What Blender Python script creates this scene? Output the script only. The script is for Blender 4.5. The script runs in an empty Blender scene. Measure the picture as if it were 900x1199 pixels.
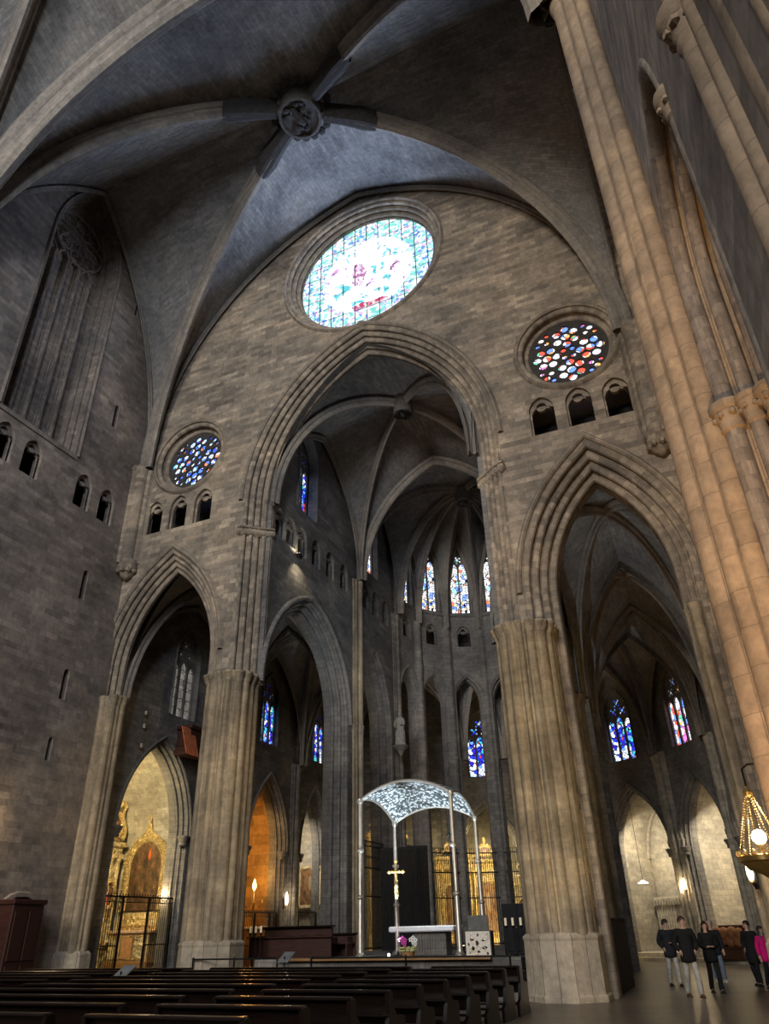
import bpy, bmesh, math, random
from math import sin, cos, pi, sqrt, acos, atan2, hypot, radians
from mathutils import Vector, Matrix
from mathutils.geometry import tessellate_polygon
random.seed(7)
sc = bpy.context.scene
COL = sc.collection

# ------------------------------------------------------------------ camera, world, light, exposure
def setup_camera():
    f, pitch, yaw, roll = CAM
    cp, sp, cy, sy = cos(pitch), sin(pitch), cos(yaw), sin(yaw)
    fw = Vector((-sy*cp, cy*cp, sp)); rt = Vector((cy, sy, 0)); up = rt.cross(fw)
    c, s = cos(roll), sin(roll)
    r2 = c*rt + s*up; u2 = -s*rt + c*up
    cam = bpy.data.cameras.new('camera'); o = bpy.data.objects.new('camera', cam); COL.objects.link(o)
    m = Matrix((r2, u2, -fw)).transposed().to_4x4(); m.translation = Vector(POS)
    o.matrix_world = m
    cam.sensor_fit = 'HORIZONTAL'; cam.sensor_width = 36.0; cam.lens = f/900*36
    cam.clip_start = 0.05; cam.clip_end = 300
    sc.camera = o
CAM = (845.19554, 0.52643, 0.39718, -0.02440)
POS = (10.1576, -21.7444, 1.6000)
setup_camera()

sc.view_settings.view_transform = 'Standard'
sc.view_settings.look = 'None'
sc.view_settings.gamma = 1.0
sc.view_settings.use_curve_mapping = False
sc.view_settings.exposure = 0.0
w = bpy.data.worlds.new('world'); sc.world = w; w.use_nodes = True
w.node_tree.nodes['Background'].inputs[0].default_value = (0.55, 0.65, 0.85, 1)
w.node_tree.nodes['Background'].inputs[1].default_value = 0.006
sc.cycles.use_denoising = True
sc.cycles.max_bounces = 6; sc.cycles.diffuse_bounces = 4; sc.cycles.glossy_bounces = 3
sc.cycles.caustics_reflective = False; sc.cycles.caustics_refractive = False
sc.cycles.sample_clamp_indirect = 4.0

def lamp(kind, name, loc, energy, color, size=0.3, target=None, spot=None, sy=None, blend=0.6):
    l = bpy.data.lights.new(name, kind); l.energy = energy; l.color = color
    if kind == 'AREA':
        l.size = size
        if sy: l.shape = 'RECTANGLE'; l.size_y = sy
    else: l.shadow_soft_size = size
    if spot: l.spot_size = radians(spot); l.spot_blend = blend
    o = bpy.data.objects.new(name, l); COL.objects.link(o); o.location = loc
    if target is not None:
        o.rotation_euler = (Vector(target)-Vector(loc)).to_track_quat('-Z', 'Y').to_euler()
    return o
DAY = (0.80, 0.88, 1.0); WARM = (1.0, 0.74, 0.42); WARM2 = (1.0, 0.62, 0.25)
# daylight through the west windows, high above and behind the photographer
lamp('AREA', 'west_window_daylight', (0, -58, 24), 15500, (1.0, 0.95, 0.88), 14, (0, 0, 22))
# daylight from the clerestory windows of the nave's south side, behind the photographer
lamp('AREA', 'south_window_daylight', (10.8, -33, 26), 3100, DAY, 3, (-11, -8, 23), sy=9)
lamp('AREA', 'south_window_daylight', (10.8, -45, 26), 2400, DAY, 3, (-11, -12, 24), sy=9)

# ------------------------------------------------------------------ helpers
def tag(o, label=None, cat=None, group=None, kind=None):
    if label: o['label'] = label
    if cat: o['category'] = cat
    if group: o['group'] = group
    if kind: o['kind'] = kind
    return o

def thing(name, label, cat, loc=(0, 0, 0), rz=0.0, group=None):
    o = bpy.data.objects.new(name, None); COL.objects.link(o); o.empty_display_size = 0.2
    o.location = loc; o.rotation_euler = (0, 0, rz)
    return tag(o, label, cat, group)

class M:
    """collects shapes; build() links them as ONE mesh object"""
    def __init__(s): s.v = []; s.f = []; s.u = []
    def add(s, vs, fs, uvs=None):
        b = len(s.v); s.v += [tuple(p) for p in vs]
        for i, f in enumerate(fs):
            s.f.append(tuple(b+k for k in f)); s.u.append(uvs[i] if uvs else None)
        return s
    def grid(s, rows, uvrows=None, closed=False):
        n = len(rows); m = len(rows[0]); vs = [p for r in rows for p in r]; fs = []; us = []
        for i in range(n-1):
            for j in range(m if closed else m-1):
                k = (j+1) % m
                fs.append((i*m+j, i*m+k, (i+1)*m+k, (i+1)*m+j))
                if uvrows:
                    a = uvrows[i]; b = uvrows[i+1]
                    kk = j+1 if closed else k
                    us.append((a[j], a[kk], b[kk], b[j]))
        return s.add(vs, fs, us if uvrows else None)
    def box(s, x0, x1, y0, y1, z0, z1):
        vs = [(x, y, z) for z in (z0, z1) for y in (y0, y1) for x in (x0, x1)]
        return s.add(vs, [(0, 2, 3, 1), (4, 5, 7, 6), (0, 1, 5, 4), (2, 6, 7, 3), (0, 4, 6, 2), (1, 3, 7, 5)])
    def bbox(s, x0, x1, y0, y1, z0, z1, b=0.02):
        """box with bevelled long edges: octagonal rings in z"""
        rows = []
        for z, i in ((z0, b), (z0+b, 0), (z1-b, 0), (z1, b)):
            X0, X1, Y0, Y1 = x0+i, x1-i, y0+i, y1-i
            rows.append([(X0+b, Y0, z), (X1-b, Y0, z), (X1, Y0+b, z), (X1, Y1-b, z), (X1-b, Y1, z), (X0+b, Y1, z), (X0, Y1-b, z), (X0, Y0+b, z)])
        s.grid(rows, closed=True)
        n = len(s.v)
        s.f.append(tuple(range(n-1, n-9, -1))[::-1]); s.u.append(None)
        s.f.append(tuple(range(n-32, n-24))[::-1]); s.u.append(None)
        return s
    def tube(s, pts, r, n=8, cap=True):
        pts = [Vector(p) for p in pts]; rows = []; prev = None
        rr = r if isinstance(r, (list, tuple)) else [r]*len(pts)
        for i, p in enumerate(pts):
            t = (pts[min(i+1, len(pts)-1)]-pts[max(i-1, 0)])
            if t.length < 1e-9: t = Vector((0, 0, 1))
            t.normalize()
            if prev is None:
                a = Vector((0, 0, 1)) if abs(t.z) < .9 else Vector((1, 0, 0))
                e = t.cross(a).normalized()
            else:
                e = (prev - t*prev.dot(t))
                e = e.normalized() if e.length > 1e-6 else t.orthogonal().normalized()
            prev = e; g = t.cross(e)
            rows.append([p+rr[i]*(cos(2*pi*k/n)*e+sin(2*pi*k/n)*g) for k in range(n)])
        b = len(s.v); s.grid(rows, closed=True)
        if cap:
            s.f.append(tuple(b+k for k in range(n))[::-1]); s.u.append(None)
            m = len(s.v); s.f.append(tuple(m-n+k for k in range(n))); s.u.append(None)
        return s
    def lathe(s, prof, c=(0, 0, 0), n=16, squash=1.0):
        rows = [[(c[0]+r*cos(2*pi*k/n), c[1]+squash*r*sin(2*pi*k/n), c[2]+z) for k in range(n)] for r, z in prof]
        b = len(s.v); s.grid(rows, closed=True)
        if prof[0][0] > 1e-4: s.f.append(tuple(b+k for k in range(n))[::-1]); s.u.append(None)
        if prof[-1][0] > 1e-4:
            m = len(s.v); s.f.append(tuple(m-n+k for k in range(n))); s.u.append(None)
        return s
    def ball(s, c, r, n=8, sx=1, sy=1, sz=1):
        rows = []
        for i in range(n//2+1):
            a = -pi/2+pi*i/(n//2); q = max(cos(a), 0.02)
            rows.append([(c[0]+sx*r*q*cos(2*pi*k/n), c[1]+sy*r*q*sin(2*pi*k/n), c[2]+sz*r*sin(a)) for k in range(n)])
        return s.grid(rows, closed=True)
    def extrude(s, outline, z0, z1, cap=True, rings=None):
        """vertical prism; outline list of (x,y); rings list of (z, scale) about the centroid"""
        n = len(outline); cx = sum(p[0] for p in outline)/n; cy = sum(p[1] for p in outline)/n
        per = [0]
        for i in range(n): per.append(per[-1]+hypot(outline[(i+1) % n][0]-outline[i][0], outline[(i+1) % n][1]-outline[i][1]))
        rings = rings or [(z0, 1), (z1, 1)]
        rows = [[(cx+(x-cx)*k, cy+(y-cy)*k, z) for x, y in outline] for z, k in rings]
        uv = [[(per[j], z) for j in range(n+1)] for z, k in rings]
        b = len(s.v); s.grid(rows, uv, closed=True)
        if cap:
            s.f.append(tuple(b+k for k in range(n))[::-1]); s.u.append(None)
            m = len(s.v); s.f.append(tuple(m-n+k for k in range(n))); s.u.append(None)
        return s
    def build(s, name, mat, parent=None, smooth=False, loc=None, kind=None, angle=40):
        me = bpy.data.meshes.new(name); me.from_pydata(s.v, [], s.f); me.update()
        uvl = me.uv_layers.new(name='UVMap')
        for p in me.polygons:
            u = s.u[p.index]
            nrm = p.normal
            if u is None:
                if abs(nrm.z) < .75:
                    t = Vector((-nrm.y, nrm.x, 0)).normalized()
                    if (abs(t.x) > abs(t.y) and t.x < 0) or (abs(t.y) >= abs(t.x) and t.y < 0): t = -t
                    for li in p.loop_indices:
                        q = me.vertices[me.loops[li].vertex_index].co; uvl.data[li].uv = (q.dot(t), q.z)
                else:
                    for li in p.loop_indices:
                        q = me.vertices[me.loops[li].vertex_index].co; uvl.data[li].uv = (q.x, q.y)
            else:
                for k, li in enumerate(p.loop_indices): uvl.data[li].uv = u[k]
        if mat: me.materials.append(mat)
        if smooth:
            me.shade_smooth()
            try: me.set_sharp_from_angle(angle=radians(angle))
            except Exception: pass
        o = bpy.data.objects.new(name, me); COL.objects.link(o)
        if parent: o.parent = parent
        if loc: o.location = loc
        if kind: o['kind'] = kind
        return o

# ------------------------------------------------------------------ materials
def nodes(name):
    m = bpy.data.materials.new(name); m.use_nodes = True
    nt = m.node_tree; nt.nodes.clear()
    out = nt.nodes.new('ShaderNodeOutputMaterial')
    def N(t, **k):
        n = nt.nodes.new(t)
        for a, b in k.items():
            if a.startswith('i_'): n.inputs[a[2:].replace('_', ' ')].default_value = b
            else: setattr(n, a, b)
        return n
    L = nt.links.new
    return m, nt, out, N, L
def rgba(c): return (c[0], c[1], c[2], 1)
def ramp(N, stops, interp='LINEAR'):
    r = N('ShaderNodeValToRGB'); r.color_ramp.interpolation = interp
    el = r.color_ramp.elements
    while len(el) > 1: el.remove(el[-1])
    el[0].position = stops[0][0]; el[0].color = rgba(stops[0][1])
    for p, c in stops[1:]:
        e = el.new(p); e.color = rgba(c)
    return r
def mix(N, L, a, b, fac, blend='MIX'):
    m = N('ShaderNodeMix', data_type='RGBA', blend_type=blend)
    for s, v in ((m.inputs[0], fac), (m.inputs[6], a), (m.inputs[7], b)):
        if hasattr(v, 'is_linked'): L(v, s)
        elif isinstance(v, (int, float)): s.default_value = v
        else: s.default_value = rgba(v)
    return m.outputs[2]

def stone(name, c1, c2, mortar, bw=0.62, bh=0.30, patch=(0.10, 0.085, 0.07), patch_amt=0.5, bump=0.35, mort=0.010, rough=0.85, vary=0.75, streak=0.0):
    m, nt, out, N, L = nodes(name)
    uv = N('ShaderNodeUVMap'); uv.uv_map = 'UVMap'
    geo = N('ShaderNodeNewGeometry')
    br = N('ShaderNodeTexBrick', offset=0.5, offset_frequency=2, squash=1.0)
    br.inputs['Color1'].default_value = rgba(c1); br.inputs['Color2'].default_value = rgba(c2)
    br.inputs['Mortar'].default_value = rgba(mortar); br.inputs['Scale'].default_value = 1.0
    br.inputs['Mortar Size'].default_value = mort; br.inputs['Mortar Smooth'].default_value = 0.4
    br.inputs['Brick Width'].default_value = bw; br.inputs['Row Height'].default_value = bh
    # slightly wavy courses
    nz0 = N('ShaderNodeTexNoise', i_Scale=1.3, i_Detail=2.0)
    L(uv.outputs[0], nz0.inputs['Vector'])
    vm = N('ShaderNodeVectorMath', operation='SCALE'); vm.inputs['Scale'].default_value = 0.05
    L(nz0.outputs['Color'], vm.inputs[0])
    va = N('ShaderNodeVectorMath', operation='ADD'); L(uv.outputs[0], va.inputs[0]); L(vm.outputs[0], va.inputs[1])
    L(va.outputs[0], br.inputs['Vector'])
    # second, wider brick layer: single blocks much lighter or darker
    b2 = N('ShaderNodeTexBrick', offset=0.37, offset_frequency=2)
    b2.inputs['Color1'].default_value = (0.42, 0.42, 0.43, 1); b2.inputs['Color2'].default_value = (1.55, 1.48, 1.38, 1)
    b2.inputs['Mortar'].default_value = (0.9, 0.9, 0.9, 1); b2.inputs['Scale'].default_value = 1.0
    b2.inputs['Mortar Size'].default_value = 0.0; b2.inputs['Bias'].default_value = -0.05
    b2.inputs['Brick Width'].default_value = bw*1.37; b2.inputs['Row Height'].default_value = bh
    L(va.outputs[0], b2.inputs['Vector'])
    c = mix(N, L, br.outputs['Color'], b2.outputs['Color'], vary, 'MULTIPLY')
    # whole fields of paler or sootier masonry
    n3 = N('ShaderNodeTexNoise', i_Scale=0.22, i_Detail=7.0, i_Roughness=0.7, i_Distortion=0.4); L(geo.outputs['Position'], n3.inputs['Vector'])
    r3 = ramp(N, [(0.34, (0.50, 0.50, 0.52)), (0.50, (1.0, 1.0, 1.0)), (0.66, (1.5, 1.42, 1.3))]); L(n3.outputs['Fac'], r3.inputs[0])
    c = mix(N, L, c, r3.outputs[0], 0.95, 'MULTIPLY')
    # grime in broad patches
    n1 = N('ShaderNodeTexNoise', i_Scale=0.45, i_Detail=6.0, i_Roughness=0.65); L(geo.outputs['Position'], n1.inputs['Vector'])
    r1 = ramp(N, [(0.42, (0, 0, 0)), (0.68, (1, 1, 1))]); L(n1.outputs['Fac'], r1.inputs[0])
    mm = N('ShaderNodeMath', operation='MULTIPLY'); L(r1.outputs[0], mm.inputs[0]); mm.inputs[1].default_value = patch_amt
    c = mix(N, L, c, patch, mm.outputs[0])
    n2 = N('ShaderNodeTexNoise', i_Scale=5.0, i_Detail=8.0, i_Roughness=0.7); L(geo.outputs['Position'], n2.inputs['Vector'])
    r2 = ramp(N, [(0.25, (0.55, 0.55, 0.55)), (0.75, (1.3, 1.3, 1.3))]); L(n2.outputs['Fac'], r2.inputs[0])
    c = mix(N, L, c, r2.outputs[0], 0.8, 'MULTIPLY')
    if streak:      # long vertical weathering runs
        mp = N('ShaderNodeMapping'); mp.inputs['Scale'].default_value = (7.0, 7.0, 0.28); L(geo.outputs['Position'], mp.inputs[0])
        n4 = N('ShaderNodeTexNoise', i_Scale=1.0, i_Detail=6.0, i_Roughness=0.6); L(mp.outputs[0], n4.inputs['Vector'])
        r4 = ramp(N, [(0.33, (0.35, 0.35, 0.36)), (0.52, (1, 1, 1)), (0.68, (1.35, 1.3, 1.2))]); L(n4.outputs['Fac'], r4.inputs[0])
        c = mix(N, L, c, r4.outputs[0], streak, 'MULTIPLY')
    bs = N('ShaderNodeBsdfPrincipled'); bs.inputs['Roughness'].default_value = rough
    bs.inputs['Specular IOR Level'].default_value = 0.2
    L(c, bs.inputs['Base Color'])
    hb = N('ShaderNodeMath', operation='MULTIPLY_ADD'); L(br.outputs['Fac'], hb.inputs[0]); hb.inputs[1].default_value = -0.6
    L(n2.outputs['Fac'], hb.inputs[2])
    bp = N('ShaderNodeBump'); bp.inputs['Strength'].default_value = bump; bp.inputs['Distance'].default_value = 0.06
    L(hb.outputs[0], bp.inputs['Height']); L(bp.outputs[0], bs.inputs['Normal'])
    L(bs.outputs[0], out.inputs[0])
    return m
def plain(name, col, rough=0.5, metal=0.0, noise=0.25, scale=6.0, spec=0.4, emit=None, es=0.0, coat=0.0):
    m, nt, out, N, L = nodes(name)
    bs = N('ShaderNodeBsdfPrincipled')
    tc = N('ShaderNodeTexCoord')
    nz = N('ShaderNodeTexNoise', i_Scale=scale, i_Detail=5.0); L(tc.outputs['Object'], nz.inputs['Vector'])
    r = ramp(N, [(0.3, tuple(x*(1-noise) for x in col)), (0.7, tuple(min(1, x*(1+noise)) for x in col))]); L(nz.outputs['Fac'], r.inputs[0])
    L(r.outputs[0], bs.inputs['Base Color'])
    bs.inputs['Roughness'].default_value = rough; bs.inputs['Metallic'].default_value = metal
    bs.inputs['Specular IOR Level'].default_value = spec; bs.inputs['Coat Weight'].default_value = coat
    if emit: bs.inputs['Emission Color'].default_value = rgba(emit); bs.inputs['Emission Strength'].default_value = es
    L(bs.outputs[0], out.inputs[0])
    return m
def wood(name, col, rough=0.35, scale=3.0):
    m, nt, out, N, L = nodes(name)
    tc = N('ShaderNodeTexCoord'); mp = N('ShaderNodeMapping'); mp.inputs['Scale'].default_value = (1, 8, 8)
    L(tc.outputs['Object'], mp.inputs[0])
    nz = N('ShaderNodeTexNoise', i_Scale=scale, i_Detail=6.0, i_Distortion=0.6); L(mp.outputs[0], nz.inputs['Vector'])
    r = ramp(N, [(0.3, tuple(x*.6 for x in col)), (0.7, tuple(x*1.3 for x in col))]); L(nz.outputs['Fac'], r.inputs[0])
    bs = N('ShaderNodeBsdfPrincipled'); bs.inputs['Roughness'].default_value = rough
    L(r.outputs[0], bs.inputs['Base Color'])
    bp = N('ShaderNodeBump'); bp.inputs['Strength'].default_value = 0.15; L(nz.outputs['Fac'], bp.inputs['Height']); L(bp.outputs[0], bs.inputs['Normal'])
    L(bs.outputs[0], out.inputs[0]); return m
def carved_gold(name, col, scale=9.0, rough=0.32, strength=1.0):
    m, nt, out, N, L = nodes(name)
    tc = N('ShaderNodeTexCoord')
    v = N('ShaderNodeTexVoronoi', i_Scale=scale); L(tc.outputs['Object'], v.inputs['Vector'])
    nz = N('ShaderNodeTexNoise', i_Scale=scale*1.7, i_Detail=6.0, i_Distortion=1.5); L(tc.outputs['Object'], nz.inputs['Vector'])
    r = ramp(N, [(0.30, tuple(x*.30 for x in col)), (0.55, col)]); L(nz.outputs['Fac'], r.inputs[0])
    bs = N('ShaderNodeBsdfPrincipled'); bs.inputs['Metallic'].default_value = 0.55; bs.inputs['Roughness'].default_value = rough
    L(r.outputs[0], bs.inputs['Base Color'])
    ad = N('ShaderNodeMath', operation='ADD'); L(v.outputs['Distance'], ad.inputs[0]); L(nz.outputs['Fac'], ad.inputs[1])
    bp = N('ShaderNodeBump'); bp.inputs['Strength'].default_value = strength; bp.inputs['Distance'].default_value = 0.08
    L(ad.outputs[0], bp.inputs['Height']); L(bp.outputs[0], bs.inputs['Normal'])
    L(bs.outputs[0], out.inputs[0]); return m
def stained(name, stops, scale=3.0, strength=2.0, lead=0.06):
    """leaded glass lit from outside: cells of coloured glass between dark leads"""
    m, nt, out, N, L = nodes(name)
    uv = N('ShaderNodeUVMap'); uv.uv_map = 'UVMap'
    v = N('ShaderNodeTexVoronoi', i_Scale=scale); L(uv.outputs[0], v.inputs['Vector'])
    sp = N('ShaderNodeSeparateColor'); L(v.outputs['Color'], sp.inputs[0])
    r = ramp(N, stops, 'CONSTANT'); L(sp.outputs[0], r.inputs[0])
    e = N('ShaderNodeTexVoronoi', feature='DISTANCE_TO_EDGE', i_Scale=scale); L(uv.outputs[0], e.inputs['Vector'])
    lt = N('ShaderNodeMath', operation='GREATER_THAN'); lt.inputs[1].default_value = lead; L(e.outputs['Distance'], lt.inputs[0])
    c = mix(N, L, (0.0, 0.0, 0.01), r.outputs[0], lt.outputs[0])
    em = N('ShaderNodeEmission'); em.inputs[1].default_value = strength
    L(c, em.inputs[0]); L(em.outputs[0], out.inputs[0]); return m
def rose_glass(name):
    m, nt, out, N, L = nodes(name)
    uv = N('ShaderNodeUVMap'); uv.uv_map = 'UVMap'      # UV is in metres from the centre
    ln = N('ShaderNodeVectorMath', operation='LENGTH'); L(uv.outputs[0], ln.inputs[0])
    # border: small cells of teal, blue, rose and white
    v = N('ShaderNodeTexVoronoi', i_Scale=7.0); L(uv.outputs[0], v.inputs['Vector'])
    sp = N('ShaderNodeSeparateColor'); L(v.outputs['Color'], sp.inputs[0])
    rb = ramp(N, [(0, (0.16, 0.50, 0.46)), (0.18, (0.62, 0.75, 0.85)), (0.42, (0.14, 0.24, 0.62)), (0.52, (0.28, 0.60, 0.62)), (0.70, (0.50, 0.36, 0.55)), (0.78, (0.75, 0.80, 0.82))], 'CONSTANT')
    L(sp.outputs[0], rb.inputs[0])
    # centre: white with soft figures in rose, teal
    n1 = N('ShaderNodeTexNoise', i_Scale=1.1, i_Detail=5.0, i_Roughness=0.6, i_Distortion=0.8); L(uv.outputs[0], n1.inputs['Vector'])
    rc = ramp(N, [(0.0, (0.05, 0.45, 0.42)), (0.38, (0.10, 0.45, 0.52)), (0.43, (0.6, 0.75, 0.9)), (0.46, (7.4, 9.6, 14.5)), (0.57, (7.4, 9.6, 14.5)), (0.61, (0.50, 0.30, 0.55)), (0.72, (0.35, 0.10, 0.25))])
    L(n1.outputs['Fac'], rc.inputs[0])
    # a red figure left of centre and a red foot band below
    def blob(cx, cy, sx, sy, k):
        mp = N('ShaderNodeMapping'); mp.inputs['Location'].default_value = (-cx/sx, -cy/sy, 0); mp.inputs['Scale'].default_value = (1/sx, 1/sy, 1)
        L(uv.outputs[0], mp.inputs[0])
        l2 = N('ShaderNodeVectorMath', operation='LENGTH'); L(mp.outputs[0], l2.inputs[0])
        ad = N('ShaderNodeMath', operation='MULTIPLY_ADD'); L(n1.outputs['Fac'], ad.inputs[0]); ad.inputs[1].default_value = 1.6; 
        L(l2.outputs['Value'], ad.inputs[2])
        lt = N('ShaderNodeMath', operation='LESS_THAN'); lt.inputs[1].default_value = k; L(ad.outputs[0], lt.inputs[0]); return lt.outputs[0]
    v3 = N('ShaderNodeTexVoronoi', i_Scale=7.0); L(uv.outputs[0], v3.inputs['Vector'])
    s3 = N('ShaderNodeSeparateColor'); L(v3.outputs['Color'], s3.inputs[0])
    rf = ramp(N, [(0, (0.42, 0.18, 0.32)), (0.35, (0.55, 0.45, 0.60)), (0.65, (0.36, 0.16, 0.34)), (0.8, (.8, .75, .8))], 'CONSTANT'); L(s3.outputs[0], rf.inputs[0])
    c = mix(N, L, rc.outputs[0], rf.outputs[0], blob(-0.45, 0.1, 0.42, 0.85, 1.75))
    rr = ramp(N, [(0, (0.40, 0.05, 0.13)), (0.5, (0.50, 0.22, 0.32)), (0.8, (0.7, 0.62, 0.5))], 'CONSTANT'); L(s3.outputs[1], rr.inputs[0])
    c = mix(N, L, c, rr.outputs[0], blob(0.15, -2.1, 1.15, 0.26, 1.7))
    rm = ramp(N, [(0.60, (0, 0, 0)), (0.68, (1, 1, 1))])
    dv = N('ShaderNodeMath', operation='DIVIDE'); dv.inputs[1].default_value = 3.55; L(ln.outputs['Value'], dv.inputs[0]); L(dv.outputs[0], rm.inputs[0])
    c = mix(N, L, c, rb.outputs[0], rm.outputs[0])
    em = N('ShaderNodeEmission'); em.inputs[1].default_value = 1.7; L(c, em.inputs[0]); L(em.outputs[0], out.inputs[0])
    return m
def painting(name, fig=(0.75, 0.16, 0.04), fu=0.55, fv=0.78, fr=0.14, dark=(0.05, 0.03, 0.015), mid=(0.30, 0.16, 0.07)):
    m, nt, out, N, L = nodes(name)
    uv = N('ShaderNodeUVMap'); uv.uv_map = 'UVMap'
    n1 = N('ShaderNodeTexNoise', i_Scale=5.0, i_Detail=10.0, i_Roughness=0.72); L(uv.outputs[0], n1.inputs['Vector'])
    r = ramp(N, [(0.40, dark), (0.56, mid), (0.64, (0.24, 0.15, 0.07)), (0.69, (0.30, 0.06, 0.03)), (0.76, (0.38, 0.30, 0.20))]); L(n1.outputs['Fac'], r.inputs[0])
    sb = N('ShaderNodeVectorMath', operation='SUBTRACT'); sb.inputs[1].default_value = (fu, fv, 0); L(uv.outputs[0], sb.inputs[0])
    ml = N('ShaderNodeVectorMath', operation='MULTIPLY'); ml.inputs[1].default_value = (1.5, 0.7, 0); L(sb.outputs[0], ml.inputs[0])
    ln = N('ShaderNodeVectorMath', operation='LENGTH'); L(ml.outputs[0], ln.inputs[0])
    ad = N('ShaderNodeMath', operation='MULTIPLY_ADD'); ad.inputs[1].default_value = 0.25; L(n1.outputs['Fac'], ad.inputs[0]); L(ln.outputs['Value'], ad.inputs[2])
    r2 = ramp(N, [(fr+.09, (1, 1, 1)), (fr+.13, (0, 0, 0))]); L(ad.outputs[0], r2.inputs[0])
    c = mix(N, L, r.outputs[0], fig, r2.outputs[0])
    bs = N('ShaderNodeBsdfPrincipled'); bs.inputs['Roughness'].default_value = 0.4; L(c, bs.inputs['Base Color']); L(bs.outputs[0], out.inputs[0])
    return m
def glow(name, col, s):
    m, nt, out, N, L = nodes(name)
    em = N('ShaderNodeEmission'); em.inputs[0].default_value = rgba(col); em.inputs[1].default_value = s; L(em.outputs[0], out.inputs[0]); return m

S_EAST = stone('stone_east', (0.385, 0.325, 0.255), (0.285, 0.235, 0.185), (0.22, 0.185, 0.15), 0.52, 0.205, (0.125, 0.11, 0.095), 0.6, vary=0.55, mort=0.006)
S_NORTH = stone('stone_north', (0.33, 0.285, 0.25), (0.25, 0.215, 0.19), (0.24, 0.21, 0.185), 0.60, 0.21, (0.15, 0.125, 0.105), 0.55, vary=0.45, mort=0.008)
S_VAULT = stone('stone_vault', (0.30, 0.285, 0.27), (0.25, 0.24, 0.225), (0.15, 0.14, 0.135), 0.46, 0.19, (0.17, 0.16, 0.15), 0.5, 0.3, 0.008, vary=0.3)
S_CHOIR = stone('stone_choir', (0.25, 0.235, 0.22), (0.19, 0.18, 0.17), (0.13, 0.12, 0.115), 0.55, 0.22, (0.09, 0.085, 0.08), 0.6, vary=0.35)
S_PIER = stone('stone_pier', (0.38, 0.315, 0.225), (0.33, 0.27, 0.19), (0.27, 0.22, 0.155), 1.1, 0.40, (0.15, 0.125, 0.09), 0.55, 0.25, 0.004, vary=0.15, streak=0.7)
S_PILLAR = stone('stone_pillar', (0.37, 0.285, 0.205), (0.31, 0.24, 0.175), (0.22, 0.175, 0.13), 1.3, 0.47, (0.25, 0.20, 0.16), 0.45, 0.35, 0.007, vary=0.3)
S_RIB = stone('stone_rib', (0.29, 0.26, 0.225), (0.22, 0.195, 0.17), (0.17, 0.155, 0.14), 0.7, 1.5, (0.17, 0.155, 0.14), 0.4, 0.25, 0.008, vary=0.2)
S_PLINTH = stone('stone_plinth', (0.47, 0.40, 0.31), (0.42, 0.36, 0.28), (0.16, 0.13, 0.10), 0.42, 1.6, (0.30, 0.25, 0.19), 0.35, 0.2, 0.012, vary=0.15)
S_CHAPEL = stone('stone_chapel', (0.47, 0.43, 0.355), (0.40, 0.365, 0.30), (0.33, 0.30, 0.245), 0.42, 0.24, (0.33, 0.30, 0.245), 0.45, 0.3, vary=0.3)
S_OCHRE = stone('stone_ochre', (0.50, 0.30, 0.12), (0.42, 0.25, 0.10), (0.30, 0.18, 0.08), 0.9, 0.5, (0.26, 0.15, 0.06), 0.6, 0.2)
S_FLOOR = stone('stone_floor', (0.13, 0.105, 0.078), (0.095, 0.078, 0.058), (0.07, 0.06, 0.05), 0.9, 0.6, (0.12, 0.10, 0.08), 0.4, 0.08, 0.012, rough=0.32, vary=0.3)
DARKSTONE = plain('dark_stone', (0.05, 0.045, 0.042), 0.9)  # near-black stone; behind the gallery openings shade is put into this colour
IRON = plain('wrought_iron', (0.015, 0.014, 0.013), 0.45, 0.6)
WOOD = wood('dark_wood', (0.0075, 0.0038, 0.003), 0.26)
WOODR = wood('red_brown_wood', (0.045, 0.014, 0.009), 0.45)
WOODL = wood('light_oak', (0.30, 0.16, 0.06), 0.4)
GOLD = carved_gold('carved_gold', (0.88, 0.66, 0.30), 7.0)
GOLD2 = carved_gold('pale_carved_gold', (0.85, 0.70, 0.42), 5.0, 0.45, 0.9)
BRASS = plain('brass', (0.80, 0.52, 0.18), 0.3, 0.9, 0.1)
MARBLE = plain('white_marble', (0.80, 0.80, 0.82), 0.35, 0, 0.05)
FRET = plain('white_stone', (0.78, 0.72, 0.62), 0.7, 0, 0.15, 20)
WAX = plain('ivory_wax', (0.85, 0.76, 0.55), 0.5, 0, 0.05, emit=(1, 0.75, 0.45), es=0.12)
SILVER = plain('grey_metal', (0.50, 0.46, 0.40), 0.38, 0.7, 0.15, 8)
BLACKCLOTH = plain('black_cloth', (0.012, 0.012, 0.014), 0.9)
TINT = [(0, (0.02, 0.05, 0.85)), (0.22, (0.15, 0.35, 1.0)), (0.42, (0.75, 0.85, 1.0)), (0.56, (0.04, 0.02, 0.55)), (0.70, (0.55, 0.06, 0.10)), (0.76, (1.0, 1.0, 1.0)), (0.88, (0.05, 0.55, 0.65))]
TINTW = [(0, (0.85, 0.90, 1.0)), (0.32, (0.20, 0.35, 0.95)), (0.48, (1, 0.95, 0.85)), (0.62, (0.75, 0.22, 0.12)), (0.70, (0.95, 0.75, 0.35)), (0.78, (0.35, 0.75, 0.75)), (0.86, (0.95, 0.97, 1.0))]
TINTR = [(0, (0.85, 0.88, 1.0)), (0.22, (0.80, 0.10, 0.06)), (0.38, (0.15, 0.30, 0.9)), (0.52, (1, 0.95, 0.95)), (0.66, (0.90, 0.45, 0.12)), (0.74, (0.75, 0.20, 0.55)), (0.82, (0.95, 0.97, 1.0)), (0.93, (0.15, 0.6, 0.4))]
G_BLUE = stained('glass_blue', TINT, 5.0, 1.6)
G_WHITE = stained('glass_pale', TINTW, 4.5, 1.6)
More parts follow.
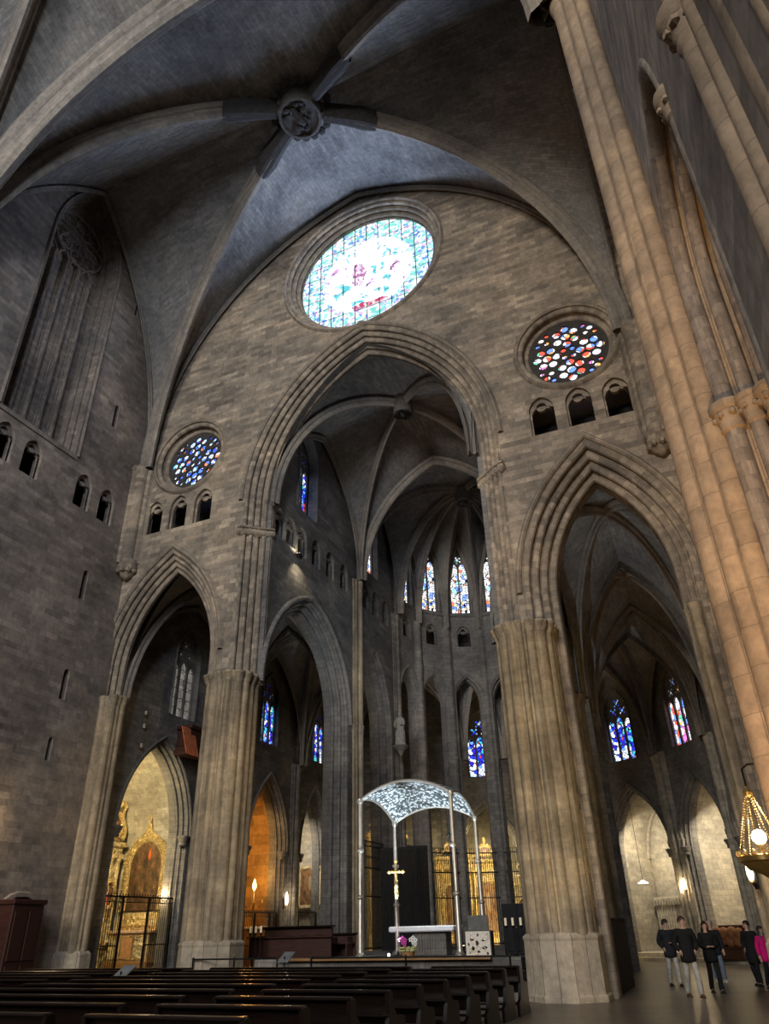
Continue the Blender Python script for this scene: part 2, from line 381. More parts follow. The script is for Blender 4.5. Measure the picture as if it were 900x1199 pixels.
G_ROSE = stained('glass_rosette', TINTR, 3.6, 1.8, 0.03)
G_ROSEB = stained('glass_rosette_blue', [(0, (0.9, 0.95, 1)), (0.18, (0.10, 0.25, 1.0)), (0.40, (0.45, 0.65, 1.0)), (0.6, (0.05, 0.10, 0.8)), (0.72, (0.85, 0.25, 0.12)), (0.80, (0.9, 0.95, 1)), (0.92, (0.2, 0.7, 0.8))], 5.0, 1.9, 0.05)
G_BIG = rose_glass('glass_great_rose')
G_DIM = stained('glass_dull', [(0, (0.20, 0.185, 0.165)), (0.5, (0.26, 0.24, 0.21)), (0.8, (0.16, 0.15, 0.135))], 3.0, 0.8, 0.02)

# ------------------------------------------------------------------ architectural helpers
class Fr:
    """a flat frame: u along, v up, d into the wall"""
    def __init__(s, o, u, d, v=(0, 0, 1)): s.o = Vector(o); s.u = Vector(u).normalized(); s.d = Vector(d).normalized(); s.v = Vector(v)
    def __call__(s, u, v, d=0.0): return s.o+s.u*u+s.v*v+s.d*d

def arch(c, half, base, spring, rise, n=12, tail=True):
    """pointed arch as a path, left foot to right foot"""
    R = (half*half+rise*rise)/(2*half); al = acos(max(-1, min(1, (half-R)/R)))
    P = [(c-half, base)] if base < spring-1e-6 and tail else []
    for i in range(n+1):
        a = pi-(pi-al)*i/n; P.append((c-half+R+R*cos(a), spring+R*sin(a)))
    for i in range(n-1, -1, -1):
        a = (pi-al)*i/n; P.append((c+half-R+R*cos(a), spring+R*sin(a)))
    if base < spring-1e-6 and tail: P.append((c+half, base))
    return P
def circle(cx, cy, r, n=40, a0=0.0): return [(cx+r*cos(a0-2*pi*i/n), cy+r*sin(a0-2*pi*i/n)) for i in range(n)]
def normals(P, closed=False):
    n = len(P); out = []
    for i in range(n):
        a = P[i-1] if (i > 0 or closed) else None; b = P[i]; c = P[(i+1) % n] if (i < n-1 or closed) else None
        ns = []
        for p, q in ((a, b), (b, c)):
            if p is None or q is None: continue
            dx, dy = q[0]-p[0], q[1]-p[1]; l = hypot(dx, dy)
            if l < 1e-9: continue
            ns.append((-dy/l, dx/l))
        if len(ns) == 2:
            mx, my = ns[0][0]+ns[1][0], ns[0][1]+ns[1][1]; l = hypot(mx, my); mx /= l; my /= l
            k = 1/max(0.45, mx*ns[0][0]+my*ns[0][1]); out.append((mx*k, my*k))
        else: out.append(ns[0])
    return out
def offset(P, o, closed=False):
    N_ = normals(P, closed); return [(p[0]+n[0]*o, p[1]+n[1]*o) for p, n in zip(P, N_)]
def orders(width, depth, k=3, roll=0.5, soffit=0.0):
    """stepped profile with a roll on each arris, from the deep inner edge to the outer face: (outward, depth)"""
    P = [(0, depth+soffit)] if soffit else []
    for i in range(k):
        o0 = width*i/k; o1 = width*(i+1)/k; d0 = depth*(1-i/k); d1 = depth*(1-(i+1)/k)
        r = roll*min(width, depth)/k*0.55
        P += [(o0, d0), (o0+r*.35, d1+r*2.3)]
        for j in range(7):
            ang = radians(100+ (350-100)*j/6)
            P.append((o0+r*.9+r*cos(ang), d1+r*.9+r*sin(ang)))
        P += [(o0+r*2.3, d1+r*.45), (o0+(o1-o0)*.7, d1+r*.5), (o1-.012, d1+.004)]
    P.append((width, 0)); return P
def moulding(m, fr, path, prof, closed=False):
    rows = []; uv = []; Ns = normals(path, closed)
    l = [0]
    pl = path+[path[0]] if closed else path
    for i in range(len(pl)-1): l.append(l[-1]+hypot(pl[i+1][0]-pl[i][0], pl[i+1][1]-pl[i][1]))
    pp = [0]
    for i in range(len(prof)-1): pp.append(pp[-1]+hypot(prof[i+1][0]-prof[i][0], prof[i+1][1]-prof[i][1]))
    idx = list(range(len(path)))+([0] if closed else [])
    for k, i in enumerate(idx):
        p = path[i]; n = Ns[i]
        rows.append([fr(p[0]+n[0]*o, p[1]+n[1]*o, d) for o, d in prof]); uv.append([(q, l[k]) for q in pp])
    m.grid(rows, uv); return m
def sheet(m, fr, outer, holes=(), d0=0.0, d1=None, jamb=True):
    """flat wall sheet with holes; if d1, a second face at d1 and jambs between"""
    polys = [[Vector((p[0], p[1], 0)) for p in outer]]+[[Vector((p[0], p[1], 0)) for p in h] for h in holes]
    flat = [p for P in polys for p in P]; tris = tessellate_polygon(polys)
    for d in ([d0] if d1 is None else [d0, d1]):
        m.add([fr(p.x, p.y, d) for p in flat], tris, [tuple((flat[i].x, flat[i].y) for i in t) for t in tris])
    if d1 is not None and jamb:
        for P in polys:
            n = len(P)
            for i in range(n):
                a, b = P[i], P[(i+1) % n]
                L_ = (b-a).length
                m.add([fr(a.x, a.y, d0), fr(b.x, b.y, d0), fr(b.x, b.y, d1), fr(a.x, a.y, d1)], [(0, 1, 2, 3)], [((0, a.y), (L_, a.y), (L_, a.y+abs(d1-d0)), (0, a.y+abs(d1-d0)))] if abs(a.x-b.x) > abs(a.y-b.y) else [((0, a.y), (0, b.y), (abs(d1-d0), b.y), (abs(d1-d0), a.y))])
    return m
NW = [0]; NT = [0]
def trim(m, mat, smooth=True):
    NT[0] += 1
    return m.build('trim_%d' % NT[0], mat, smooth=smooth, kind='structure', angle=35)
def window_root(loc=(0, 0, 0)):
    NW[0] += 1
    o = bpy.data.objects.new('window_%d' % NW[0], None); COL.objects.link(o); o.location = loc; o['kind'] = 'structure'; o.empty_display_size = .3
    return o
def gothic_window(fr, c, half, sill, spring, rise, d, glass, lights=2, heads=3, stone_m=None, t=0.14, bars=True):
    """tracery plate with lancets and foils, glass behind"""
    root = window_root(); hole = arch(c, half, sill, spring, rise, 8)
    lw = 2*half/lights; H = []
    mul = 0.055*min(1.2, half/0.8)
    for i in range(lights):
        x = c-half+lw*(i+.5)
        if lights == 3: hs = spring-(.36 if i == 1 else .52)*half
        else: hs = spring-.18*half
        H.append(arch(x, lw/2-mul, sill+0.06, hs-lw*.3, lw*.72, 5))
    def foil(x, y, r, k=4):
        H.append(circle(x, y, r*.38, 8))
        for j in range(k): a = 2*pi*j/k+pi/4; H.append(circle(x+r*.74*cos(a), y+r*.74*sin(a), r*.29, 8))
    if lights == 2: foil(c, spring+half*.68, half*.46, 5)
    elif lights == 3:
        foil(c-half*.38, spring+half*.28, half*.30); foil(c+half*.38, spring+half*.28, half*.30); foil(c, spring+half*.86, half*.30)
    m = M(); sheet(m, fr, hole, H, d, d+t); m.build('tracery', stone_m or S_CHOIR, root)
    g = M(); sheet(g, fr, hole, (), d+t*.7); g.build('glass', glass, root)
    if bars:
        b = M(); k = int((spring-sill)/0.45)
        for i in range(1, k+1):
            z = sill+0.45*i
            b.tube([fr(c-half+.04, z, d+t*.5), fr(c+half-.04, z, d+t*.5)], 0.014, 4)
        if k: b.build('saddle_bars', IRON, root)
    return root
def small_opening(m, fr, c, w, sill, spring, rise, d):
    """stone plate with a pointed light under a pierced circle, set in a triforium opening"""
    hole = arch(c, w/2, sill, spring, rise, 6)
    r = w*.21; y = spring+rise*.30
    inner = arch(c, w/2-.07, sill+.01, spring-.12, w*.42, 5)
    sheet(m, fr, hole, [inner, circle(c, y+.05, r, 10)], d, d+.12)
def cluster(cx, cy, core, shafts, n=160, a0=0.0):
    """plan of a clustered pier: core radius (or function of angle) and shafts (dx,dy,r)"""
    out = []
    for i in range(n):
        a = 2*pi*i/n+a0; ux, uy = cos(a), sin(a); r = core(a) if callable(core) else core
        for dx, dy, q in shafts:
            b = ux*dx+uy*dy; c2 = dx*dx+dy*dy-q*q; D = b*b-c2
            if D > 0: r = max(r, b+sqrt(D))
        out.append((cx+r*ux, cy+r*uy))
    return out
def ring_shafts(R, k, r, a0=0.0, alt=None): return [(R*cos(a0+2*pi*i/k), R*sin(a0+2*pi*i/k), (alt if alt and i % 2 else r)) for i in range(k)]
def capband(z, h=0.42): return [(z-h*.5, 1.0), (z-h*.42, 1.04), (z-h*.30, 1.03), (z-h*.1, 1.10), (z+h*.15, 1.13), (z+h*.2, 1.16), (z+h*.38, 1.16), (z+h*.42, 1.05), (z+h*.5, 1.0)]
NP = [0]
def pillar(name, outline, z0, z1, mat, caps=(), base=None):
    rings = [(z0, 1)]
    for z in caps: rings += capband(z)
    rings.append((z1, 1)); m = M(); m.extrude(outline, z0, z1, rings=rings)
    o = m.build(name, mat, smooth=True, kind='structure', angle=50); return o
def rib(m, pts, side, wd=0.5, dp=0.55):
    """moulded rib along a 3-D curve lying in a vertical plane whose horizontal normal is side"""
    sec = [(-.5, -.15), (-.5, .15), (-.42, .28), (-.28, .34), (-.26, .62), (-.18, .86), (0, .98), (.18, .86), (.26, .62), (.28, .34), (.42, .28), (.5, .15), (.5, -.15)]
    side = Vector(side).normalized(); rows = []; uv = []; l = 0
    pts = [Vector(p) for p in pts]
    for i, p in enumerate(pts):
        t = (pts[min(i+1, len(pts)-1)]-pts[max(0, i-1)]).normalized(); dn = side.cross(t).normalized()
        if dn.z > 0 or (abs(dn.z) < .2 and False): dn = -dn
        if i: l += (p-pts[i-1]).length
        rows.append([p+side*(a*wd)+dn*(b*dp) for a, b in sec]); uv.append([(a*2.2, l) for a in range(len(sec))])
    m.grid(rows, uv)
def archz(A, B, apex, z0, n=14, rise=None):
    """half-curves of a pointed arch between plan points A and B springing at z0; returns (A->apex, B->apex)"""
    A = Vector((A[0], A[1], 0)); B = Vector((B[0], B[1], 0)); h = (B-A).length/2; rise = apex-z0
    if rise >= h:
        R = (h*h+rise*rise)/(2*h); al = acos((h-R)/R); f = lambda s: (R+R*cos(pi-(pi-al)*s), R*sin(pi-(pi-al)*s))
    else:
        f = lambda s: (h*(1-cos(s*pi/2)), rise*sin(s*pi/2))
    e = (B-A).normalized(); La = []; Lb = []
    for i in range(n+1):
        x, z = f(i/n); La.append(A+e*x+Vector((0, 0, z0+z))); Lb.append(B-e*x+Vector((0, 0, z0+z)))
    return La, Lb
def diag(A, K, z0, n=14):
    A = Vector((A[0], A[1], 0)); Kp = Vector((K[0], K[1], 0)); L_ = (Kp-A).length; h = K[2]-z0; e = (Kp-A).normalized(); out = []
    for i in range(n+1):
        a = pi/2*i/n; out.append(A+e*(L_*(1-cos(a)))+Vector((0, 0, z0+h*sin(a))))
    return out
def vault(corners, K, z0, apex, webm, ribm, lift=0.35, n=14, wallrib=(1, 1, 1, 1), rw=0.5, rd=0.55, name='ceiling', open_sides=()):
    """ribbed vault over a polygon of corners: webs between wall arches and diagonals, and the ribs"""
    k = len(corners); web = M(); r = M()
    D = [diag(c, K, z0, n) for c in corners]; Dw = [[p+Vector((0, 0, lift)) for p in d] for d in D]
    for i in range(k):
        A, B = corners[i], corners[(i+1) % k]
        if i in open_sides: continue
        La, Lb = archz(A, B, apex[i], z0, n)
        La2 = [p+Vector((0, 0, lift*.6)) for p in La]; Lb2 = [p+Vector((0, 0, lift*.6)) for p in Lb]
        for F, Dg in ((La2, Dw[i]), (Lb2, Dw[(i+1) % k])):
            rows = []; uv = []; s = 0
            for q in range(n+1):
                if q: s += ((F[q]-F[q-1]).length+(Dg[q]-Dg[q-1]).length)/2
                m_ = 8; row = []; ur = []; ll = (Dg[q]-F[q]).length
                for j in range(m_+1):
                    t = j/m_; p = F[q].lerp(Dg[q], t); p = p+Vector((0, 0, 0.10*ll/4*sin(pi*t)*sin(pi/2*q/n))); row.append(p); ur.append((ll*t, s))
                rows.append(row); uv.append(ur)
            web.grid(rows, uv)
        if wallrib[i]:
            e = (Vector((B[0], B[1], 0))-Vector((A[0], A[1], 0))).normalized(); sd = Vector((-e.y, e.x, 0))
            rib(r, La, sd, rw*wallrib[i], rd*wallrib[i]); rib(r, Lb, sd, rw*wallrib[i], rd*wallrib[i])
    for c, d in zip(corners, D):
        e = (Vector((K[0], K[1], 0))-Vector((c[0], c[1], 0))).normalized(); rib(r, d, (-e.y, e.x, 0), rw, rd)
    web.build(name, webm, smooth=True, kind='structure', angle=60)
    trim(r, ribm)

# ------------------------------------------------------------------ NAVE: floor, east wall, north and south walls, vaults
XN, XS = -11.3, 11.35
m = M(); m.box(-17.5, 17.5, -62, 31, -0.3, 0); m.build('floor', S_FLOOR, kind='structure')

E_ = Fr((0, 0, 0), (1, 0, 0), (0, 1, 0))
CH = dict(c=0.13, half=4.5, base=0, spring=17.5, rise=6.66)
AL = dict(c=-8.8, half=2.1, base=0, spring=11.0, rise=4.05)
OL = .75
AR = dict(c=8.68, half=1.85, base=0, spring=11.0, rise=4.05)
OW = 0.98
def arch_d(a, n=14): return arch(a['c'], a['half'], a['base'], a['spring'], a['rise'], n)
paths = [arch_d(CH, 18), arch_d(AL), arch_d(AR)]
def open_bottom(P, z=-0.2): return [(P[0][0], z)]+[p for p in P[1:-1]]+[(P[-1][0], z)]
NA = offset(paths[1], OL); NB = offset(paths[0], OW+.08); NC = offset(paths[2], OW)
ROSES = [(0.1, 29.4, 3.55, 0.5), (8.68, 20.72, 1.52, 0.36), (-8.58, 20.7, 1.48, 0.36)]
TRI = [7.38, 8.72, 10.03, -7.52, -8.84, -10.15]
# outline of the wall: an open-footed sheet running round the three arches
def foot(P): return [(P[0][0], 0.0)]+P[1:-1]+[(P[-1][0], 0.0)]
outer = [(XN-.6, 0.0)]+foot(NA)+foot(NB)+foot(NC)+[(XS+.6, 0.0), (XS+.6, 36), (XN-.6, 36)]
outer = [p for i, p in enumerate(outer) if i == 0 or hypot(p[0]-outer[i-1][0], p[1]-outer[i-1][1]) > 1e-4]
tri_holes = [arch(c, .46, 17.0, 18.05, .60, 6) for c in TRI]
holes = [circle(x, z, r+g, 48) for x, z, r, g in ROSES]+tri_holes
m = M(); sheet(m, E_, outer, holes, 0, 0.45)
for c in TRI: small_opening(m, E_, c, .92, 17.0, 18.05, .60, 0.14)
m.build('wall_east', S_EAST, kind='structure')
m = M()
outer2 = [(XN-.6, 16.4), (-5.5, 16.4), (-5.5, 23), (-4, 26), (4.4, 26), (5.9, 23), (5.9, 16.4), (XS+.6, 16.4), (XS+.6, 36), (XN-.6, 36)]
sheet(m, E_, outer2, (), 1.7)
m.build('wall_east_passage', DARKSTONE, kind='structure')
# arch mouldings, running down to the floor as shafts
m = M()
moulding(m, E_, paths[1], orders(OL, .62, 4, .9, .02)); moulding(m, E_, paths[2], orders(OW, .95, 4, .9, .4)); trim(m, S_EAST)
m = M()
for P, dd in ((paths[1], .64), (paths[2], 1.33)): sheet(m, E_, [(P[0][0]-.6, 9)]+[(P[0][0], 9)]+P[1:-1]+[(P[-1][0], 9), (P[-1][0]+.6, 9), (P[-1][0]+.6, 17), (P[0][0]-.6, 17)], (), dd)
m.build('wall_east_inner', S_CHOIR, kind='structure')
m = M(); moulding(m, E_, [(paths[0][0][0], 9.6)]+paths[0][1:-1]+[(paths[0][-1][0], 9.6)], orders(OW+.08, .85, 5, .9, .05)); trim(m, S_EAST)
# hood moulds
hood = [(0, 0.0), (0.0, -.06), (.06, -.13), (.13, -.13), (.2, -.04), (.22, 0)]
m = M()
for P in paths:
    Q = [p for p in offset(P, {0: OW+.08, 1: OL, 2: OW}[paths.index(P)])[1:-1]]
    moulding(m, E_, Q, hood)
trim(m, S_EAST)
# rose mouldings and sleeves
for (x, z, r, g) in ROSES:
    m = M(); moulding(m, E_, circle(x, z, r, 56), orders(g, .62, 2 if r < 2 else 3, 1.0, .5), True)
    moulding(m, E_, circle(x, z, r+g, 56), [(0, 0), (0, -.08), (.07, -.13), (.15, -.05), (.17, 0)], True)
    trim(m, S_EAST)
# the great rose: leaded glass in an iron grid
W = window_root((ROSES[0][0], 0.75, ROSES[0][1])); r = ROSES[0][2]
g = M(); c = circle(0, 0, r, 56); sheet(g, Fr((0, 0, 0), (1, 0, 0), (0, 1, 0)), c); g.build('glass', G_BIG, W)
b = M()
for i in range(-5, 6):
    x = i*r/5.6; h = sqrt(r*r-x*x); b.tube([(x, -.03, -h), (x, -.03, h)], .022, 5)
for i in range(-4, 5):
    z = i*r/4.7; h = sqrt(r*r-z*z); b.tube([(-h, -.03, z), (h, -.03, z)], .012, 5)
b.build('iron_grid', IRON, W)
# small roses: four six-petalled wheels
for (x, z, r, g_), gl in ((ROSES[1], G_ROSE), (ROSES[2], G_ROSEB)):
    W = window_root((x, 0.42, z)); F0 = Fr((0, 0, 0), (1, 0, 0), (0, 1, 0)); H = []
    for k in range(4):
        a = pi/2*k; cx, cz = .545*r*cos(a), .545*r*sin(a)
        H.append(circle(cx, cz, .118*r, 14))
        for j in range(6): b_ = pi/3*j+a; H.append(circle(cx+.25*r*cos(b_), cz+.25*r*sin(b_), .114*r, 10))
        a += pi/4
        for rr, da, q in ((.88, .0, .085), (.70, .0, .075), (.865, .22, .065), (.865, -.22, .065)): H.append(circle(rr*r*cos(a+da), rr*r*sin(a+da), q*r, 9))
    for j in range(4): a = pi/4+pi/2*j; H.append(circle(.16*r*cos(a), .16*r*sin(a), .075*r, 8))
    m = M(); sheet(m, F0, circle(0, 0, r+.02, 48), H, 0, .14); m.build('tracery', DARKSTONE, W)
    g = M(); sheet(g, F0, circle(0, 0, r, 40), (), .1); g.build('glass', gl, W)

# clustered piers at the mouth of the choir
def pier_plan(cx, cy, rx): return cluster(cx, cy, rx*.86, ring_shafts(rx*.88, 16, rx*.10, 0, rx*.155)+ring_shafts(rx*.78, 4, rx*.27, pi/4), 192)
PY = .30
for cx, nm in ((5.69, 'right'), (-5.33, 'left')):
    pillar('pillar', pier_plan(cx, PY, .92), 1.40, 9.7, S_PIER, caps=(9.72,))
    m = M(); o8 = cluster(cx, PY, lambda a: .97/max(abs(cos((a+pi/8) % (pi/4)-pi/8)), .5), [], 64)
    m.extrude(o8, 0, 1.45, rings=[(0, 1.05), (0.12, 1.05), (0.16, 1.0), (1.30, .98), (1.36, 1.0), (1.41, 1.0), (1.48, .9)]); m.build('trim_plinth', S_PLINTH, kind='structure')
    # impost capital at the springing of the choir arch
    s_ = 1 if cx > 0 else -1
    m = M(); xi = 4.63 if s_ > 0 else -4.37
    for i in range(30):
        q = i/29; o_ = 1.06*q
        m.ball((xi+s_*o_, .85*(1-q)-.06, 15.98+random.uniform(-.05, .05)), .15, 6, 1, 1, 1.1)
        if i % 2 == 0: m.ball((xi+s_*o_, .85*(1-q)-.10, 16.17), .13, 6, 1.2, 1.2, .6)
    m.build('trim_impost', S_EAST, kind='structure')
# half piers against the side walls
for cx in (-11.05, 11.1):
    hy = .42 if cx < 0 else .75
    pillar('pillar', cluster(cx, hy, .36, [(-.25, -.33, .17), (.25, -.33, .17), (.36, .05, .17), (-.36, .05, .17), (.36, -.17, .1), (-.36, -.17, .1)], 96), 0, 9.7, S_PIER, caps=(9.72,))
    m = M(); m.extrude(cluster(cx, hy, .68, [], 8, a0=pi/8), 0, 1.3, rings=[(0, 1), (1.15, .95), (1.25, .82)]); m.build('trim_plinth', S_PLINTH, kind='structure')
# corner vault shafts on corbels (east wall)
for cx, s_ in ((-11.02, 1), (11.02, -1)):
    sh = [(0, -.1, .30), (s_*.28, .1, .17), (s_*.46, .22, .10), (-s_*.25, -.3, .14)]
    pillar('pillar', cluster(cx, -.15, .28, sh, 96), 15.6, 20.6, S_EAST, caps=(20.3,))
    m = M(); m.lathe([(.05, 14.85), (.25, 15.0), (.42, 15.3), (.46, 15.45), (.38, 15.5), (.44, 15.62), (.44, 15.72)], (cx, -.15, 0), 14)
    for i in range(9): m.ball((cx+.36*cos(i*.7), -.15+.36*sin(i*.7), 15.22), .13, 6)
    m.build('trim_corbel', S_EAST, kind='structure', smooth=True)

# NORTH WALL
Nn = Fr((XN, 0, 0), (0, 1, 0), (-1, 0, 0))
ZB = -26.0
bw_c, bw_h = -5.75, 1.95
bwin = arch(bw_c, bw_h, 19.1, 29.3, 4.4, 12)
ntri = [-1.72, -3.08, -5.80, -7.12, -10.2, -13.2, -14.6]
slits = [(-2.2, 21.7, 22.8, .13), (-2.25, 28.6, 29.7, .12), (-2.05, 13.3, 14.4, .14), (-2.0, 9.3, 10.3, .14), (-2.1, 7.1, 7.8, .10)]
H = [bwin]+[arch(c, .42, 17.0, 18.05, .55, 6) for c in ntri]+[arch(y, h, a, b, h*1.2, 4) for y, a, b, h in slits]
DOOR = arch(-1.95, .85, 0, 2.05, .75, 6)
outer = [(ZB, 0)]+DOOR+[(0.3, 0), (0.3, 36), (ZB, 36)]
m = M(); sheet(m, Nn, outer, H, 0, .45)
for c in ntri: small_opening(m, Nn, c, .84, 17.0, 18.05, .55, .14)
sheet(m, Nn, arch(bw_c, bw_h-.35, 19.1, 29.3, 3.9, 12), (), .95)
m.build('wall_north', S_NORTH, kind='structure')
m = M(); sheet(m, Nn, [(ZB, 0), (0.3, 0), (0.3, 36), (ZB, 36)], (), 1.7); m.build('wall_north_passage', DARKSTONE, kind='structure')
m = M(); moulding(m, Nn, offset(bwin, -.36), orders(.36, .9, 3, .9, .05))
moulding(m, Nn, bwin[:], [(0, 0), (0, -.05), (.06, -.10), (.12, -.03), (.13, 0)])
sheet(m, Nn, [(bw_c-bw_h, 18.9), (bw_c+bw_h, 18.9), (bw_c+bw_h, 19.1), (bw_c-bw_h, 19.1)], (), -.06, .95)
trim(m, S_NORTH)
# blind tracery: four mullions and branching ribs in the head
m = M(); d = .80
for i in range(4):
    y = bw_c-bw_h+.36+(2*bw_h-.72)*(i+.75)/4.5
    m.tube([Nn(y, 19.1, d), Nn(y, 29.0, d)], .10, 8)
    m.tube([Nn(y-.11, 19.1, d+.08), Nn(y-.11, 29.0, d+.08)], .05, 6)
cy, cz = bw_c, 30.6
for i in range(8):
    a = 2*pi*i/8; m.tube([Nn(cy+.25*cos(a), cz+.25*sin(a), d), Nn(cy+1.05*cos(a), cz+1.05*sin(a), d)], .055, 6)
    m.tube([Nn(cy+1.05*cos(a)+.36*cos(t), cz+1.05*sin(a)+.36*sin(t), d) for t in [2*pi*q/10 for q in range(11)]], .05, 6)
m.tube([Nn(cy+1.45*cos(t), cz+1.45*sin(t), d) for t in [2*pi*q/24 for q in range(25)]], .07, 6)
for i in range(4):
    y = bw_c-bw_h+.36+(2*bw_h-.72)*(i+.25)/4.5
    m.tube([Nn(p[0], p[1], d) for p in arch(y+.09, .36, 28.6, 28.6, .75, 6, False)], .06, 6)
trim(m, S_NORTH)
# oak door in its niche
dr = bpy.data.objects.new('door_1', None); COL.objects.link(dr); dr.location = (XN-.12, -1.95, 0); dr['kind'] = 'structure'
m = M(); fr = Fr((0, 0, 0), (0, 1, 0), (-1, 0, 0)); sheet(m, fr, arch(0, .83, 0.02, 2.05, .72, 6), (), .0, .08); m.build('leaf', WOODR, dr)
m = M()
for i in range(1, 6): m.tube([fr(-.83+1.66*i/6, .05, -.01), fr(-.83+1.66*i/6, 2.3, -.01)], .012, 4)
for z in (.5, 1.5): m.box(-.0, .03, -.8, .8, z, z+.07)
m.build('strap_hinge', IRON, dr)
m = M(); moulding(m, Nn, DOOR, [(0, .4), (0, .0), (.03, -.05), (.14, -.05), (.2, 0)]); trim(m, S_NORTH)
# projecting dark wooden draught lobby round the door
lob = bpy.data.objects.new('door_2', None); COL.objects.link(lob); lob.location = (XN+.5, -2.3, 0); lob['kind'] = 'structure'
m = M(); m.bbox(-.5, .3, -.65, .6, 0, 2.62, .03); m.build('lobby_panel', WOODR, lob)
m = M()
for y0, y1 in ((-.55, -.05), (.02, .52)):
    for z0, z1 in ((.15, .95), (1.05, 2.4)): m.bbox(.29, .33, y0, y1, z0, z1, .015)
m.bbox(-.5, .36, -.7, .65, 2.58, 2.72, .02); m.build('lobby_moulding', WOODR, lob)

# SOUTH WALL with its tall chapel arches
Ss = Fr((XS, 0, 0), (0, 1, 0), (1, 0, 0))
def lop(y0, y1, ya, za, zs0, zs1):
    """arch with its apex off centre"""
    P = [(y0, 0.0)]
    for i in range(11): t = pi/2*i/10; P.append((y0+(ya-y0)*(1-cos(t))**.9, zs0+(za-zs0)*sin(t)))
    for i in range(1, 11): t = pi/2*i/10; P.append((ya+(y1-ya)*sin(t), za-(za-zs1)*(1-cos(t))))
    return P+[(y1, 0.0)]
CA = lop(-16.1, -12.7, -15.1, 11.7, 9.3, 9.6)
CB = lop(-23.6, -19.2, -21.4, 11.7, 8.5, 8.5)
CC = arch(-8.8, 1.9, 0, 8.4, 3.2, 10); CD = arch(-3.2, 1.9, 0, 8.4, 3.2, 10)
outer = [(ZB, 0)]+CB+CA+CC+CD+[(.3, 0), (.3, 36), (ZB, 36)]
m = M(); sheet(m, Ss, outer, (), 0, .5); m.build('wall_south', S_NORTH, kind='structure')
m = M()
for P in (CA, CB, CC, CD):
    Q = offset(P, -.16); moulding(m, Ss, Q, orders(.16, .5, 2, .9, .0))
    Q = offset(P, -.52); moulding(m, Ss, Q, [(0, 2.2), (0, .9), (.05, .8), (.14, .8), (.18, .62), (.3, .62), (.36, .5)])
trim(m, S_PILLAR)
# chapel interiors behind the arches
m = M()
for y0, y1 in ((-24.5, -18.4), (-17.4, -11.9), (-11.4, -6.2), (-5.8, -.4)):
    m.box(XS+.5, XS+5, y0, y0+.02, 0, 14); m.box(XS+.5, XS+5, y1-.02, y1, 0, 14); m.box(XS+5, XS+5.02, y0, y1, 0, 14); m.box(XS+.5, XS+5, y0, y1, 13.9, 14)
m.build('wall_chapel', S_PILLAR, kind='structure')
# rolls of the first chapel arch, carried on shafts with capitals
m = M()
for o_, d_, r_ in ((-.05, .10, .13), (-.25, .36, .10), (-.42, .62, .13)):
    Q = offset(CA, o_); m.tube([Ss(p[0], p[1], d_) for p in Q], r_, 12)
trim(m, S_NORTH)
m = M()
for y, d_, z, r in ((-12.75, .10, 7.5, .13), (-12.95, .36, 7.45, .10), (-13.12, .62, 7.4, .13), (-16.05, .10, 9.6, .12), (-15.85, .36, 9.55, .1)):
    m.lathe([(r, -.3), (r*1.3, -.26), (r*1.2, -.2), (r*1.7, .02), (r*1.9, .05), (r*1.9, .14), (r*1.1, .18)], tuple(Ss(y, z, d_)), 14)
    for i in range(8): p = Ss(y, z-.06, d_); m.ball((p.x+r*1.5*cos(i*.8), p.y+r*1.5*sin(i*.8), p.z), r*.4, 6)
m.build('trim_capital', S_PILLAR, kind='structure', smooth=True)
# wall piers of the vault bays
def wall_pier(y, s_, z1, mat):
    X = 11.15*s_
    sh = [(-s_*.22, 0, .27), (-s_*.10, .42, .18), (-s_*.10, -.42, .18), (s_*.08, .70, .15), (s_*.08, -.70, .15), (-s_*.22, .25, .075), (-s_*.22, -.25, .075), (-s_*.02, .58, .06), (-s_*.02, -.58, .06)]
    pillar('pillar', cluster(X, y, .32, sh, 180), 0, z1, mat, caps=(z1-.3,))
wall_pier(-11.9, 1, 20.6, S_PILLAR); wall_pier(-11.9, -1, 20.6, S_PILLAR)
# shafts between the chapels (second pier at the right edge)
for x, y, r in ((11.31, -17.85, .10), (11.36, -18.02, .075), (11.66, -18.45, .33), (11.45, -18.95, .12), (11.75, -19.3, .2)):
    pillar('pillar', cluster(x, y, r, [], 24), 0, 30, S_PILLAR)
m = M(); m.lathe([(.09, 7.6), (.13, 7.7), (.11, 7.8), (.19, 8.0), (.22, 8.1), (.18, 8.2)], (11.31, -17.85, 0), 14)
for i in range(8): m.ball((11.31+.14*cos(i*.8), -17.85+.14*sin(i*.8), 7.92), .06, 6)
m.build('trim_capital', S_PILLAR, kind='structure', smooth=True)
wall_pier(-23.8, 1, 20.6, S_PILLAR); wall_pier(-23.8, -1, 20.6, S_PILLAR)

# NAVE VAULTS
A = 10.95
vault([(-A, -.15), (A, -.15), (A, -11.9), (-A, -11.9)], (0, -5.93, 33.0), 20.4, (34.3, 33.3, 32.2, 33.3), S_VAULT, S_RIB, .35, 18, (.32, .3, 0, .3), .62, .62)
vault([(-A, -11.9), (A, -11.9), (A, -23.8), (-A, -23.8)], (0, -17.85, 33.0), 20.4, (32.2, 33.3, 32.2, 33.3), S_VAULT, S_RIB, .35, 18, (0, .3, 0, .3), .62, .62)
# heavy transverse arch between the bays
m = M()
for z in (-11.9, -23.8):
    La, Lb = archz((-A, z), (A, z), 32.1, 20.4, 22); rib(m, La, (0, 1, 0), 1.0, .9); rib(m, Lb, (0, 1, 0), 1.0, .9)
trim(m, S_RIB)
S_BOSS = plain('dark_boss', (.10, .092, .085), .85)  # plain dark base colour of the boss rings
